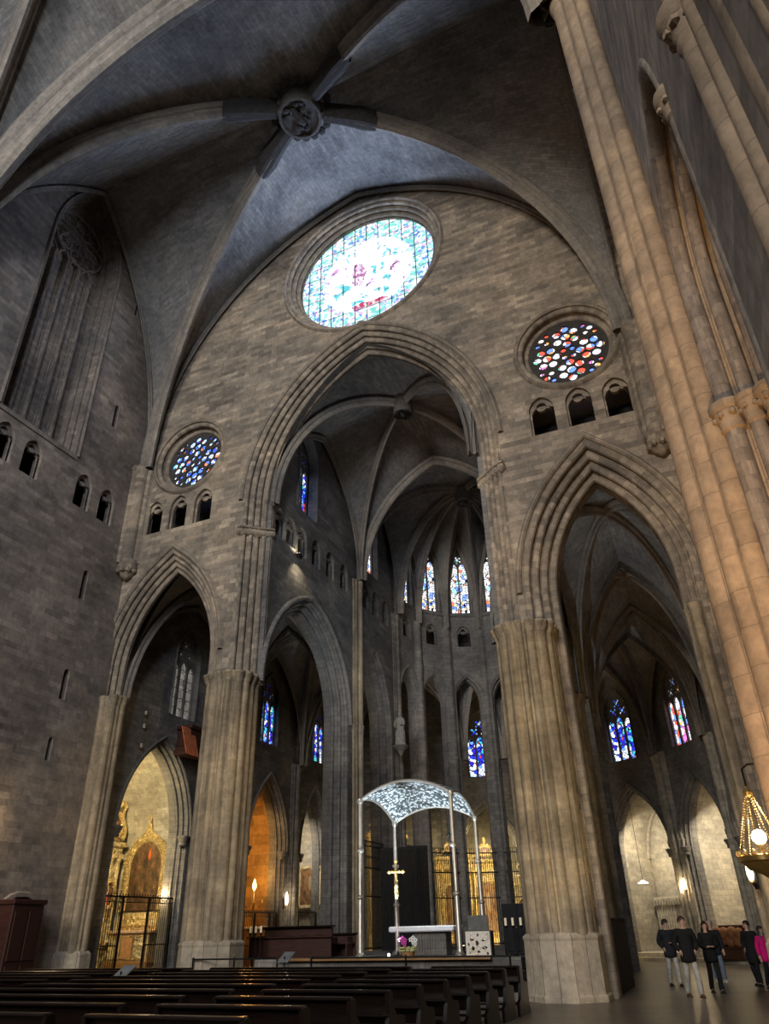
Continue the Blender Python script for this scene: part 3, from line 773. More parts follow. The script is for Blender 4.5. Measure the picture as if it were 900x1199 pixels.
# carved keystones with the dark painted rib ends
def keystone(x, y, z, r, nm, label):
    t = thing('keystone', label, 'keystone', (x, y, z))
    m = M(); m.lathe([(r*.3, .55), (r*.95, .5), (r*1.02, .25), (r*1.0, .0), (r*.95, -.25), (r*1.0, -.33), (r*.98, -.42), (r*.88, -.43), (r*.86, -.30), (r*.02, -.24)], (0, 0, 0), 32)
    m.build('boss_ring', S_BOSS, t, True)
    m = M()
    for i in range(26):
        a = random.uniform(0, 2*pi); q = r*.72*sqrt(random.random()); m.ball((q*cos(a), q*sin(a), -.30), r*random.uniform(.08, .2), 6, 1, 1, .8)
    m.tube([(-.1*r, -.55*r, -.36), (0, 0, -.45), (.1*r, .3*r, -.4)], [r*.1, r*.2, r*.12], 8); m.ball((.1*r, .5*r, -.4), r*.15, 8)
    m.build('carved_relief', DARKSTONE, t, True); return t
k = keystone(0, -5.93, 32.62, .94, 'nave', 'round carved keystone where the ribs cross, high above the great round window')
m = M()
for i in range(20):
    a = 2*pi*i/20; m.ball((1.28*cos(a), 1.28*sin(a), .28), .22, 6, 1, 1, .5)
m.build('leaf_collar', DARKSTONE, k)
for sx in (1, -1):
    for sy in (1, -1):
        e = Vector((sx*10.95, sy*5.85, 0)).normalized(); n_ = Vector((-e.y, e.x, 0)); m = M(); rows = []
        for q, wd in ((1.0, .33), (1.9, .36), (2.4, .40), (2.7, .44), (3.3, .34)):
            zz = .37-(1-sqrt(max(0, 1-(q/12.5)**2)))*12.6
            rows.append([e*q+n_*a_*wd+Vector((0, 0, zz+b_)) for a_, b_ in ((-1, .1), (-1, -.32), (-.4, -.62), (.4, -.62), (1, -.32), (1, .1))])
        m.grid(rows); m.build('painted_rib_end', DARKSTONE, k)

# ------------------------------------------------------------------ CHOIR, APSE, AMBULATORY AND CHAPELS
CX, CY = 0.36, 14.0
RA = 4.5
PLAT = 0.93
m = M(); m.box(-4.2, 4.6, 1.9, 18.2, 0, PLAT); m.box(-4.0, 4.4, .75, 1.9, 0, PLAT)
m.box(-4.1, 4.5, .35, .75, 0, .62); m.box(-4.1, 4.5, -.05, .35, 0, .31); m.build('floor_presbytery', S_CHOIR, kind='structure')
m = M(); m.box(-3.1, 3.6, .55, 1.3, PLAT-.04, PLAT+.02); m.build('floor_boards', WOODL, kind='structure')
def shaft_group(x, y, nx, ny, z0, z1, r, mat, caps=(), core=.18):
    tx, ty = -ny, nx
    sh = [(nx*r*.9, ny*r*.9, r), (tx*r*1.7+nx*r*.2, ty*r*1.7+ny*r*.2, r*.75), (-tx*r*1.7+nx*r*.2, -ty*r*1.7+ny*r*.2, r*.75), (tx*r*2.9, ty*r*2.9, r*.5), (-tx*r*2.9, -ty*r*2.9, r*.5)]
    return pillar('pillar', cluster(x, y, core, sh, 96), z0, z1, mat, caps=caps)
for X, s_ in ((-4.38, -1), (4.64, 1)):
    fr = Fr((X, 0, 0), (0, 1, 0), (s_, 0, 0))
    a1 = arch(4.4, 3.2, 0, 9.7, 4.15, 12); a2 = arch(11.35, 1.5, 0, 10.3, 3.5, 10)
    o1, o2 = offset(a1, .5), offset(a2, .42)
    tri = [1.35, 2.3, 3.3, 4.6, 6.0, 7.5, 10.0, 11.32, 12.65]
    T = [arch(c, .40, 16.15, 17.05, .5, 5) for c in tri]
    w1 = arch(3.6, .85, 18.4, 21.4, 1.5, 8); w2 = arch(11.0, .75, 18.4, 21.2, 1.3, 8)
    outer = [(0.65, 9.6), (o1[0][0], 9.6)]+o1[1:-1]+[(o1[-1][0], 0)]+foot(o2)+[(14, 0), (14, 26), (.65, 26)]
    m = M(); sheet(m, fr, outer, T+[w1, w2], 0, .45)
    for c in tri: small_opening(m, fr, c, .8, 16.15, 17.05, .5, .14)
    m.build('wall_choir_north' if s_ < 0 else 'wall_choir_south', S_CHOIR, kind='structure')
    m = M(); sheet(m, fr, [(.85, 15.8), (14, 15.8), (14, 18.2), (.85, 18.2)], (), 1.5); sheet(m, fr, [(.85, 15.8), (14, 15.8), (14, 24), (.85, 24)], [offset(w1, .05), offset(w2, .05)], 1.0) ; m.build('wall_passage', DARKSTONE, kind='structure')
    m = M(); moulding(m, fr, [(a1[0][0], 9.6)]+a1[1:], orders(.5, .8, 3, .9, .2)); moulding(m, fr, a2, orders(.42, .9, 3, .9, .2))
    moulding(m, fr, o1[1:-1], hood); moulding(m, fr, w1, [(0, .0), (0, -.05), (.1, -.07), (.14, 0)]); trim(m, S_CHOIR)
    gothic_window(fr, 3.6, .84, 18.4, 21.4, 1.5, .5, G_BLUE, 3)
    gothic_window(fr, 11.0, .74, 18.4, 21.2, 1.3, .35, G_WHITE, 2)
    shaft_group(X-s_*.02, 9.0, -s_, 0, 0 if s_ < 0 else 0, 17.2, .15, S_PIER if s_ < 0 else S_CHOIR, (9.7, 17.0))
    shaft_group(X, 14.0, -s_, 0, 0, 17.2, .13, S_CHOIR, (9.7, 17.0))
    pillar('pillar', cluster(X+s_*.66, 8.85, .60, ring_shafts(.60, 14, .11, 0, .16), 150), 0, 9.7, S_PIER, caps=(9.7,))
    pillar('pillar', cluster(X+s_*.55, 14.1, .55, ring_shafts(.56, 12, .11, 0, .16), 120), 0, 10.3, S_CHOIR, caps=(10.0,))
# apse: seven narrow bays
NB7 = 7
def polar(R, a): return (CX+R*cos(a), CY+R*sin(a))
for k in range(NB7):
    a = pi-(k+.5)*pi/NB7; ca, sa = cos(a), sin(a); hw = RA*math.tan(pi/14)
    fr = Fr((CX+RA*ca, CY+RA*sa, 0), (sa, -ca, 0), (ca, sa, 0))
    ar = arch(0, .68, 0, 12.9, 1.3, 8); oa = offset(ar, .16)
    t = arch(0, .40, 16.15, 16.95, .5, 5); wn = arch(0, .60, 18.3, 21.6, 1.1, 8)
    m = M(); sheet(m, fr, [(-hw, 0)]+foot(oa)+[(hw, 0), (hw, 25.5), (-hw, 25.5)], [t, wn], 0, .4)
    small_opening(m, fr, 0, .8, 16.15, 16.95, .5, .14)
    m.build('wall_apse', S_CHOIR, kind='structure')
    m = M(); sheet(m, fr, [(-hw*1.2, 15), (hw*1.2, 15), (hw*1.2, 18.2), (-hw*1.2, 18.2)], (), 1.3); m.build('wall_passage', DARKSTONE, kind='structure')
    m = M(); moulding(m, fr, ar, orders(.16, .5, 2, .9, .1)); moulding(m, fr, oa[1:-1], [(0, 0), (0, -.05), (.08, -.09), (.13, 0)])
    moulding(m, fr, arch(0, .60, 18.3, 21.6, 1.1, 8), [(0, 0), (.0, -.05), (.08, -.07), (.12, 0)])
    m.add([fr(-hw, 18.0, -.0), fr(hw, 18.0, 0), fr(hw, 18.1, -.12), fr(-hw, 18.1, -.12), fr(hw, 18.2, -.12), fr(-hw, 18.2, -.12), fr(hw, 18.25, 0), fr(-hw, 18.25, 0)], [(0, 1, 2, 3), (3, 2, 4, 5), (5, 4, 6, 7)])
    trim(m, S_CHOIR)
    gothic_window(fr, 0, .58, 18.3, 21.6, 1.1, .2, G_WHITE, 2)
for k in range(NB7+1):
    a = pi-k*pi/NB7; x, y = polar(RA+.08, a); nx, ny = -cos(a), -sin(a)
    if 0 < k < NB7: shaft_group(x, y, nx, ny, 0, 17.4, .10, S_PIER if k in (4, 5) else S_CHOIR, (9.6, 14.6, 17.2), .2)
    x, y = polar(RA+.38, a)
    if 0 < k < NB7: pillar('pillar', cluster(x, y, .27, ring_shafts(.27, 10, .06, 0, .09), 100), 0, 12.9, S_CHOIR, caps=(9.6,))
# choir and apse vaults
zc = 17.2
vault([(-4.2, 0.3), (-4.2, 9.0), (4.6, 9.0), (4.6, 0.3)], (.2, 4.65, 24.2), zc, (23.4, 23.6, 23.4, 24.3), S_VAULT, S_RIB, .25, 14, (.7, 1.1, .7, 0), .34, .36)
apx = [polar(RA-.05, pi-k*pi/NB7) for k in range(NB7+1)]
vault([(-4.2, 9.0)]+apx+[(4.6, 9.0)], (.36, 13.8, 24.2), zc, [23.4]+[23.2]*NB7+[23.4, 23.6], S_VAULT, S_RIB, .22, 14, [.6]*(NB7+2)+[0], .30, .32)
keystone(.2, 4.65, 23.88, .48, 'choir', 'small round keystone of the first choir vault, seen through the big arch')
t = keystone(.36, 13.8, 23.72, .55, 'apse', 'dark keystone where the apse ribs meet above the altar')

# outer walls
def chapel(fr, c, half, spring, rise, depth, mat, wide=.35, d0=.7, lowz=0.0):
    P = arch(c, half+wide, lowz, spring, rise+.35, 10); m = M(); rows = []; uv = []; s = [0]
    for i in range(len(P)-1): s.append(s[-1]+hypot(P[i+1][0]-P[i][0], P[i+1][1]-P[i][1]))
    for d in (d0, d0+.01, depth*.5, depth):
        rows.append([fr(p[0], p[1], d) for p in P]); uv.append([(d, q) for q in s])
    m.grid(rows, uv); sheet(m, fr, P, (), depth)
    m.build('wall_chapel', mat, kind='structure')
    m = M()   # cross ribs over the chapel
    for d in (d0+.15, depth-.15):
        Q = offset(P, -.14); moulding(m, fr, Q[1:-1], [(.14, d-.12), (.02, d-.1), (0, d), (.02, d+.1), (.14, d+.12)])
    trim(m, mat)
def outer_bay(fr, x0, x1, openings, windows, name, mat=S_CHOIR, top=17, thick=.6):
    H = []; P = [(x0, 0)]; Ops = []
    for c, h, sp, ri in openings:
        a = arch(c, h, 0, sp, ri, 10); Ops.append(a); P += foot(offset(a, .3))
    P += [(x1, 0), (x1, top), (x0, top)]
    for c, h, si, sp, ri, gl, n in windows: H.append(arch(c, h+.12, si-.1, sp, ri+.12, 8))
    m = M(); sheet(m, fr, P, H, 0, thick); m.build(name, mat, kind='structure')
    m = M()
    for a in Ops:
        moulding(m, fr, a, orders(.30, .6, 3, .9, .25)); moulding(m, fr, offset(a, .3)[1:-1], [(0, 0), (0, -.05), (.06, -.09), (.12, 0)])
    for (c, h, si, sp, ri, gl, n), q in zip(windows, H): moulding(m, fr, q, [(0, 0), (0, -.04), (.05, -.07), (.10, 0)])
    trim(m, mat)
    m = M()
    for c, h, sp, ri in openings:
        for s_ in (-1, 1):
            for z, w_ in ((sp-.22, .0), (sp-.1, .06), (sp+.05, .1)): pass
            q = fr(c+s_*(h+.12), sp-.1, .12); m.lathe([(.16, -.22), (.19, -.16), (.17, -.1), (.26, .08), (.28, .16), (.18, .2)], tuple(q), 10)
    if openings: m.build('trim_capital', mat, kind='structure', smooth=True)
    for c, h, si, sp, ri, gl, n in windows: gothic_window(fr, c, h+.11, si-.1, sp, ri+.11, .18, gl, n)
nw = Fr((XN, 0, 0), (0, 1, 0), (-1, 0, 0))
outer_bay(nw, .3, 21, [(4.1, 2.0, 5.3, 3.45), (12.9, 1.6, 5.3, 3.3), (17.9, 1.35, 5.3, 3.3)],
          [(5.0, .72, 10.3, 12.9, 1.35, G_DIM, 3), (12.45, .72, 10.6, 12.9, 1.3, G_BLUE, 3), (18.2, .78, 10.6, 13.0, 1.3, G_BLUE, 3)], 'wall_aisle_north')
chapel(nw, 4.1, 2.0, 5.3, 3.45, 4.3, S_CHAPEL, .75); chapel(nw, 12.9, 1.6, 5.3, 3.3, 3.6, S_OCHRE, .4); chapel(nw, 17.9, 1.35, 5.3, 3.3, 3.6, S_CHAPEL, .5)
se = Fr((XS-.05, 0, 0), (0, 1, 0), (1, 0, 0))
outer_bay(se, .3, 14, [(4.4, 1.9, 5.3, 3.4), (11.4, 1.6, 5.3, 3.3)], [(4.6, .7, 10.2, 12.9, 1.3, G_WHITE, 3), (11.6, .7, 10.2, 12.9, 1.3, G_WHITE, 3)], 'wall_aisle_south')
chapel(se, 4.4, 1.9, 5.3, 3.4, 4, S_CHAPEL, .5); chapel(se, 11.4, 1.6, 5.3, 3.3, 4, S_CHAPEL, .5)
RO = 11.1; AF = [radians(14+23.4*k) for k in range(5)]; AB = [radians(2.3+23.4*k) for k in range(6)]; HA = radians(11.7)
for k, a in enumerate(AF):
    ca, sa = cos(a), sin(a); fr = Fr((CX+RO*ca, CY+RO*sa, 0), (sa, -ca, 0), (ca, sa, 0)); hw = RO*math.tan(HA)
    op = (.0, 1.66, 5.0, 3.15)
    outer_bay(fr, -hw, hw, [op], [(0, .74, 10.0, 12.5, 1.4, (G_WHITE, G_ROSE, G_BLUE, G_BLUE, G_BLUE)[k], 3)], 'wall_ambulatory')
    chapel(fr, *op, 3.9, S_CHAPEL, .45)
x, y = polar(RO/cos(HA), AB[5])
q = Fr((XN, 21, 0), (x-XN, y-21, 0), (-(y-21), x-XN, 0)); L_ = hypot(x-XN, y-21)
m = M(); sheet(m, q, [(0, 0), (L_, 0), (L_, 17), (0, 17)], (), 0, .5); m.build('wall_ambulatory', S_CHOIR, kind='structure')
# responds of the ambulatory
for y in (8.9, 15.5): shaft_group(XN+.02, y, 1, 0, 0, 9.9, .14, S_CHOIR, (9.6,))
for y in (8.3, 14.0): shaft_group(XS-.07, y, -1, 0, 0, 9.9, .14, S_CHOIR, (9.6,))
for k in range(1, 6):
    a = AB[k]; x, y = polar(RO/cos(HA)-.05, a); shaft_group(x, y, -cos(a), -sin(a), 0, 9.9, .15, S_CHAPEL if k < 3 else S_CHOIR, (5.3, 9.6))
# ambulatory vaults
def avault(c, bz=16.1, ap=15.4, wr=(.6, .6, .6, .6)):
    kx = sum(p[0] for p in c)/4; ky = sum(p[1] for p in c)/4
    vault(c, (kx, ky, bz), 9.8, [ap]*4, S_VAULT, S_RIB, .18, 12, wr, .30, .32)
avault([(-10.9, .66), (-10.9, 8.9), (-5.6, 8.9), (-5.6, .66)], wr=(.6, .6, .6, 0)); avault([(-10.9, 8.9), (-10.9, 15.5), (-5.3, 14.1), (-5.6, 8.9)])
avault([(6.1, 1.34), (6.1, 8.9), (10.95, 8.6), (10.95, 1.34)], wr=(.6, .6, .6, 0)); avault([(6.1, 8.9), (5.7, 14.1), (10.95, 14.0), (10.95, 8.6)])
for k in range(5):
    a, b = AB[k], AB[k+1]; r2 = RO/cos(HA)-.3
    avault([polar(5.3, a), polar(5.3, b), polar(r2, b), polar(r2, a)], 16.0, 15.2)
avault([(-10.9, 15.5), (-10.9, 21), polar(5.3, AB[5]), (-5.3, 14.1)])
# roof over the aisles so no daylight leaks in
m = M(); m.box(-18, -4.9, 1.2, 32, 17.2, 17.4); m.box(5.3, 18, 1.2, 32, 17.2, 17.4); m.box(-4.9, 5.3, 19.5, 32, 17.2, 17.4); m.build('roof', DARKSTONE, kind='structure')
# low screens closing the choir on the south side, between the piers
m = M(); m.bbox(6.45, 6.7, 1.2, 5.2, 0, 1.78, .03); m.bbox(6.42, 6.73, 1.2, 5.2, 1.74, 1.8, .015); m.build('wall_screen', plain('brown_board', (.045, .034, .025), .7), kind='structure')

# ------------------------------------------------------------------ FURNITURE
ORD = ['first', 'second', 'third', 'fourth', 'fifth', 'sixth', 'seventh', 'eighth', 'ninth', 'tenth', 'eleventh']
def copy_thing(root, loc, label):
    r = root.copy(); COL.objects.link(r); r.location = loc; r['label'] = label
    for ch in root.children:
        c = ch.copy(); COL.objects.link(c); c.parent = r
        for g in ch.children:
            d = g.copy(); COL.objects.link(d); d.parent = c
    return r
def make_pew(L_, label, group):
    t = thing('pew', label, 'pew', (0, 0, 0), 0, group); h = L_/2
    m = M(); m.bbox(-h+.05, h-.05, -.02, .42, .42, .455, .012); m.build('seat', WOOD, t)
    m = M(); rows = []
    for x in (-h+.05, h-.05): rows.append([(x, y, z) for y, z in ((-.02, .44), (-.10, .86), (-.125, .86), (-.045, .40))])
    m.grid(rows, closed=True); m.build('backrest', WOOD, t)
    m = M(); m.bbox(-h+.02, h-.02, -.20, -.06, .86, .90, .012); m.build('top_rail', WOOD, t)
    m = M(); m.bbox(-h+.05, h-.05, -.42, -.27, .20, .235, .01); m.build('kneeler', WOOD, t)
    m = M(); m.bbox(-h+.05, h-.05, -.28, -.08, .60, .62, .006); m.build('book_shelf', WOOD, t)
    for s_ in (-1, 1):
        m = M(); P = [(-.44, 0), (.46, 0), (.46, .10), (.40, .16), (.40, .52), (.36, .58), (.10, .60), (-.02, .70), (-.05, .875), (-.12, .89), (-.19, .875), (-.18, .58), (-.30, .30), (-.44, .24)]
        fr = Fr((s_*(h-.03)-.03, 0, 0), (0, 1, 0), (1, 0, 0)); sheet(m, fr, P, (), 0, .06); m.build('end_panel', WOOD, t)
    return t
BL = {'right': (3.4, 5.45, 'short dark pew beside the right-hand aisle, {} row back from the altar steps'),
      'middle': (-2.6, 2.9, 'long dark pew in the middle block, {} row back from the altar steps'),
      'left': (-9.0, -3.2, 'long dark pew on the gilded chapel side, {} row back from the steps')}
for nm, (x0, x1, lab) in BL.items():
    proto = None
    for i in range(10):
        y = -3.4-1.2*i
        if nm == 'left' and i > 8: continue
        loc = ((x0+x1)/2, y, 0); lb = lab.format(ORD[i])
        if proto is None: proto = make_pew(x1-x0, lb, 'dark wooden pews of the nave'); proto.location = loc
        else: copy_thing(proto, loc, lb)

# silver canopy on four posts
bx = thing('baldachin', 'silver vaulted canopy on four slender posts over the altar', 'canopy', (.85, 3.0, PLAT))
PT = [(-.85, 1.75, 5.42), (2.36, 1.75, 5.42), (2.38, 4.2, 4.93), (-.63, 4.2, 4.93)]
m_sil = None
def silver_relief():
    m, nt, out, N, L = nodes('chased_silver')
    tc = N('ShaderNodeTexCoord'); v = N('ShaderNodeTexVoronoi', i_Scale=9.0); L(tc.outputs['Object'], v.inputs['Vector'])
    n1 = N('ShaderNodeTexNoise', i_Scale=10.0, i_Detail=4.0, i_Distortion=1.0); L(tc.outputs['Object'], n1.inputs['Vector'])
    ad = N('ShaderNodeMath', operation='ADD'); L(v.outputs['Distance'], ad.inputs[0]); L(n1.outputs['Fac'], ad.inputs[1])
    r = ramp(N, [(0.70, (0.85, 0.88, 0.88)), (0.95, (0.66, 0.72, 0.74)), (1.06, (0.10, 0.12, 0.13))]); L(ad.outputs[0], r.inputs[0])
    bs = N('ShaderNodeBsdfPrincipled'); bs.inputs['Metallic'].default_value = 0.15; bs.inputs['Roughness'].default_value = 0.38
    L(r.outputs[0], bs.inputs['Base Color'])
    bp = N('ShaderNodeBump'); bp.inputs['Strength'].default_value = 1.0; bp.inputs['Distance'].default_value = 0.06; L(ad.outputs[0], bp.inputs['Height']); L(bp.outputs[0], bs.inputs['Normal'])
    L(bs.outputs[0], out.inputs[0]); return m
SILREL = silver_relief()
def can(u, v, dz=0.0):
    c = [Vector(p) for p in PT]; p = (c[0]*(1-u)*(1-v)+c[1]*u*(1-v)+c[2]*u*v+c[3]*(1-u)*v)
    U, V = 2*u-1, 2*v-1; p.z += .50*(1-U*U)*(1-.1*v)+.30*(1-V*V)*(1-.25*(1-U*U))+dz
    return p-Vector((.85, 3.0, PLAT))
n = 20
m = M(); m.grid([[can(i/n, j/n) for j in range(n+1)] for i in range(n+1)]); m.grid([[can(i/n, j/n, .05) for j in range(n+1)] for i in range(n, -1, -1)])
cn = m.build('canopy', SILREL, bx, True)
m = M()
for q in ([can(i/n, 0, .02) for i in range(n+1)], [can(i/n, 1, .02) for i in range(n+1)], [can(0, i/n, .02) for i in range(n+1)], [can(1, i/n, .02) for i in range(n+1)]): m.tube(q, .045, 8)
m.build('edge_rail', SILVER, bx, True)
m = M()
for q in ([can(i/n, i/n, -.02) for i in range(n+1)], [can(i/n, 1-i/n, -.02) for i in range(n+1)]): m.tube(q, .03, 6)
m.tube([can(.5, .5, -.05)+Vector((.28*cos(2*pi*i/16), .28*sin(2*pi*i/16), 0)) for i in range(17)], .03, 6); m.build('ribs', SILREL, cn, True)
for px, py, pz in PT:
    x, y, h = px-.85, py-3.0, pz-PLAT
    m = M(); m.lathe([(.15, 0), (.15, .06), (.11, .10), (.10, .14), (.085, .2), (.08, h*.36), (.07, h*.365), (.065, h*.70), (.06, h*.97), (.08, h)], (x, y, 0), 14); p = m.build('post', SILVER, bx, True)
    m = M()
    for z in (.36, .66): m.lathe([(.075, -.06), (.12, -.02), (.12, .03), (.075, .07)], (x, y, h*z), 14)
    m.lathe([(.06, -.10), (.11, -.02), (.10, .06), (.05, .09)], (x, y, h), 12); m.build('collar', SILVER, p, True)

m = M(); m.tube([(1.36, -1.16, 3.3), (1.28, -1.10, 3.2)], .045, 10); m.tube([(1.49, -1.24, 3.3), (1.36, -1.16, 3.3)], .012, 5); m.build('added_altar_lamp', IRON, bx, True)  # small lamp added by the right post, with its spot, to brighten the altar
lamp('SPOT', 'added_altar_spot', (2.08, 1.95, PLAT+3.1), 220, (.9, .95, 1.0), .06, (.85, 2.7, PLAT+.7), 60)
# altar
t = thing('altar', 'white marble altar table with a plain stone base under the silver canopy', 'altar', (.85, 3.0, PLAT))
m = M(); m.bbox(-1.08, 1.08, -.5, .5, .64, .80, .03); m.build('table_top', MARBLE, t)
m = M(); m.bbox(-.35, .75, -.3, .3, 0, .64, .02); m.build('base', S_CHOIR, t)
m = M()
for i in range(12): m.tube([(-.32+.09*i, -.305, .03), (-.32+.09*i, -.305, .6)], .015, 5)
m.build('fluting', S_CHOIR, t)
# processional cross
t = thing('processional_cross', 'gilded processional cross on a dark staff before the altar', 'cross', (.56, 1.35, PLAT))
m = M(); m.lathe([(.20, 0), (.20, .03), (.05, .08), (.03, .14)], (0, 0, 0), 16); m.build('foot', IRON, t, True)
m = M(); m.tube([(0, 0, .1), (0, 0, 1.62)], .018, 8); m.build('staff', WOOD, t, True)
m = M(); m.lathe([(.02, 1.52), (.055, 1.58), (.075, 1.68), (.05, 1.78), (.07, 1.84), (.05, 1.92), (.03, 1.98)], (0, 0, 0), 12); m.build('knop', GOLD, t, True)
m = M(); z = 2.26; m.bbox(-.028, .028, -.02, .02, 1.96, 2.56, .008); m.bbox(-.22, .22, -.02, .02, z-.026, z+.026, .008)
for x, zz in ((-.23, z), (.23, z), (0, 2.56), (0, 2.03)):
    for k in range(4): a = k*pi/2; m.ball((x+.03*cos(a), 0, zz+.03*sin(a)), .03, 8)
m.lathe([(.0, -.02), (.06, -.02), (.06, .02), (0, .02)], (0, 0, z), 10)
m.tube([(0, -.03, z-.16), (0, -.04, z), (0, -.035, z+.05)], [.012, .022, .02], 6); m.tube([(-.14, -.03, z+.04), (0, -.035, z), (.14, -.03, z+.04)], .010, 6)
m.build('cross', plain('gilt', (.75, .50, .18), .55, .35, .15), t, True)
# flowers
t = thing('flower_basket', 'basket of orchids, pink and white, on the altar steps', 'flowers', (1.0, 1.05, PLAT))
m = M(); m.lathe([(.13, 0), (.16, .02), (.21, .14), (.22, .15), (.19, .14), (.14, .04)], (0, 0, 0), 16); m.build('basket', plain('wicker', (.45, .28, .12), .8), t, True)
m = M()
for i in range(26):
    a = random.uniform(0, 2*pi); r = random.uniform(.08, .24); m.ball((r*cos(a), r*sin(a)*.7, .17+random.uniform(0, .09)), .06, 6, 1.2, .6, .5)
m.build('leaves', plain('yellow_green_leaves', (.50, .50, .20), .6), t)
for nm, x, cl in (('pink_orchid', -.15, (.65, .08, .42)), ('white_orchid', .18, (.85, .85, .82))):
    m = M(); m.tube([(x*.4, 0, .15), (x*.8, 0, .32), (x, -.02, .45)], .006, 5)
    for (dx, dz) in ((0, .38), (-.07, .45), (.07, .44), (.0, .50), (.05, .34)):
        for k in range(5):
            a = 2*pi*k/5+.3; m.ball((x+dx*1.15+.038*cos(a), -.03, dz+.038*sin(a)), .026, 6, 1, .35, 1)
    o = m.build(nm, plain(nm+'_petals', cl, .5, noise=.1), t); o['label'] = nm.replace('_', ' ')
# ambo of pierced white stone
t = thing('ambo', 'white reading desk front carved with pierced swirls, beside the canopy', 'lectern', (3.1, 1.25, PLAT))
m = M(); H = []
fr = Fr((-.36, -.1, 0), (1, 0, 0), (0, 1, 0))
rng = random.Random(4)
for (u, v, r, k) in ((.18, .42, .06, .6), (.33, .33, .05, 1.4), (.52, .40, .06, .5), (.54, .22, .075, .6), (.20, .20, .05, 1.3), (.36, .12, .05, .7), (.10, .10, .035, 1), (.62, .08, .035, 1), (.08, .30, .03, 1.5), (.64, .54, .03, 1), (.36, .53, .03, 1.4)):
    H.append([(u+r*cos(-2*pi*i/12)*(1+.25*cos(3*2*pi*i/12)), v+r*k*sin(-2*pi*i/12)) for i in range(12)])
sheet(m, fr, [(0, 0), (.72, 0), (.72, .62), (0, .62)], H, 0, .12); m.build('pierced_panel', FRET, t)
m = M()
for i in range(9):
    x, z = rng.uniform(-.3, .3), rng.uniform(.06, .56); m.tube([(x+.10*s*cos(5*s+i), -.11, z+.10*s*sin(5*s+i)) for s in [q/10 for q in range(1, 11)]], .014, 5)
m.build('carved_scrolls', FRET, t)
m = M(); m.box(-.34, .34, .04, .34, 0, .60); m.build('core', DARKSTONE, t)
m = M(); m.bbox(-.30, .32, .0, .05, .64, 1.02, .01); m.bbox(-.32, .34, -.02, .35, .60, .64, .01); m.build('book_rest', plain('grey_board', (.13, .13, .12), .7), t)
# tall candles
def candle(x, y, z, H_, label, group):
    t = thing('altar_candle', label, 'candle', (x, y, z), 0, group)
    m = M(); m.lathe([(.085, 0), (.085, .02), (.03, .05), (.015, .1), (.015, H_-.26), (.05, H_-.22), (.055, H_-.2), (.02, H_-.19)], (0, 0, 0), 12); m.build('stand', IRON, t, True)
    m = M(); m.lathe([(.035, H_-.2), (.036, H_-.01), (.012, H_)], (0, 0, 0), 10); m.build('candle', WAX, t, True)
for i, x in enumerate((3.86, 4.07, 4.30)): candle(x, 1.5, PLAT, .94, 'ivory candle on a black stand by the right pier, %s from the white reading desk' % ORD[i], 'candles by the right pier')
for i, x in enumerate((-4.88, -4.68, -4.48)): candle(x, 1.8, PLAT, .92, 'ivory candle on a black stand before the choir stalls, %s from the left pier' % ORD[i], 'candles by the left pier')
t = thing('cabinet', 'black cabinet behind the candles beside the right pier', 'cabinet', (4.0, 2.6, PLAT))
m = M(); m.bbox(-.48, .5, -.2, .25, 0, 1.32, .02); m.build('body', BLACKCLOTH, t)
for x in (-.46, .02):
    m = M(); m.bbox(x, x+.44, -.23, -.2, .1, 1.28, .01); d = m.build('door', BLACKCLOTH, t); m = M(); m.ball((x+(.40 if x < -.2 else .04), -.24, .7), .02, 8); m.build('knob', BRASS, d)
# choir stalls
t = thing('choir_stall', 'dark panelled choir stalls along the left of the platform', 'choir stall', (-3.35, 2.75, PLAT))
m = M(); m.bbox(-1.9, .75, .5, .6, 0, .86, .02); m.bbox(.75, 1.6, .5, .6, 0, .62, .02); m.build('back', WOODR, t)
m = M(); m.bbox(-1.95, .8, .35, .66, .84, .90, .015); m.bbox(.8, 1.66, .4, .64, .60, .66, .015); m.build('cornice', WOOD, t)
m = M(); m.bbox(-1.9, 1.6, .1, .5, .34, .39, .015); m.build('seat', WOODR, t)
m = M(); m.bbox(-1.9, 1.2, -.45, -.38, 0, .55, .02); m.bbox(-1.95, 1.25, -.55, -.33, .55, .6, .015); m.build('front_desk', WOODR, t)
for i in range(7):
    m = M(); x = -1.9+.56*i; m.bbox(x, x+.06, .05, .52, 0, .62 if i < 5 else .55, .015); m.build('divider', WOODR, t)
# black ribbed panels put in for the shadowed piers behind the altar
t = thing('dark_pier_panels', 'tall black ribbed panels in place of the shadowed piers behind the altar', 'screen', (-1.75, 7.8, PLAT))
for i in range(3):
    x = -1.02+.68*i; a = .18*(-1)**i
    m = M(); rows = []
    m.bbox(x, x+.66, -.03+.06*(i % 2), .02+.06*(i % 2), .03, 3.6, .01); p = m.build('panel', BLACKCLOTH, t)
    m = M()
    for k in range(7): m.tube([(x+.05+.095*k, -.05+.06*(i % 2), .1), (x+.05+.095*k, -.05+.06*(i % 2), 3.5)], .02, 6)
    m.build('ribs', IRON, p, True)
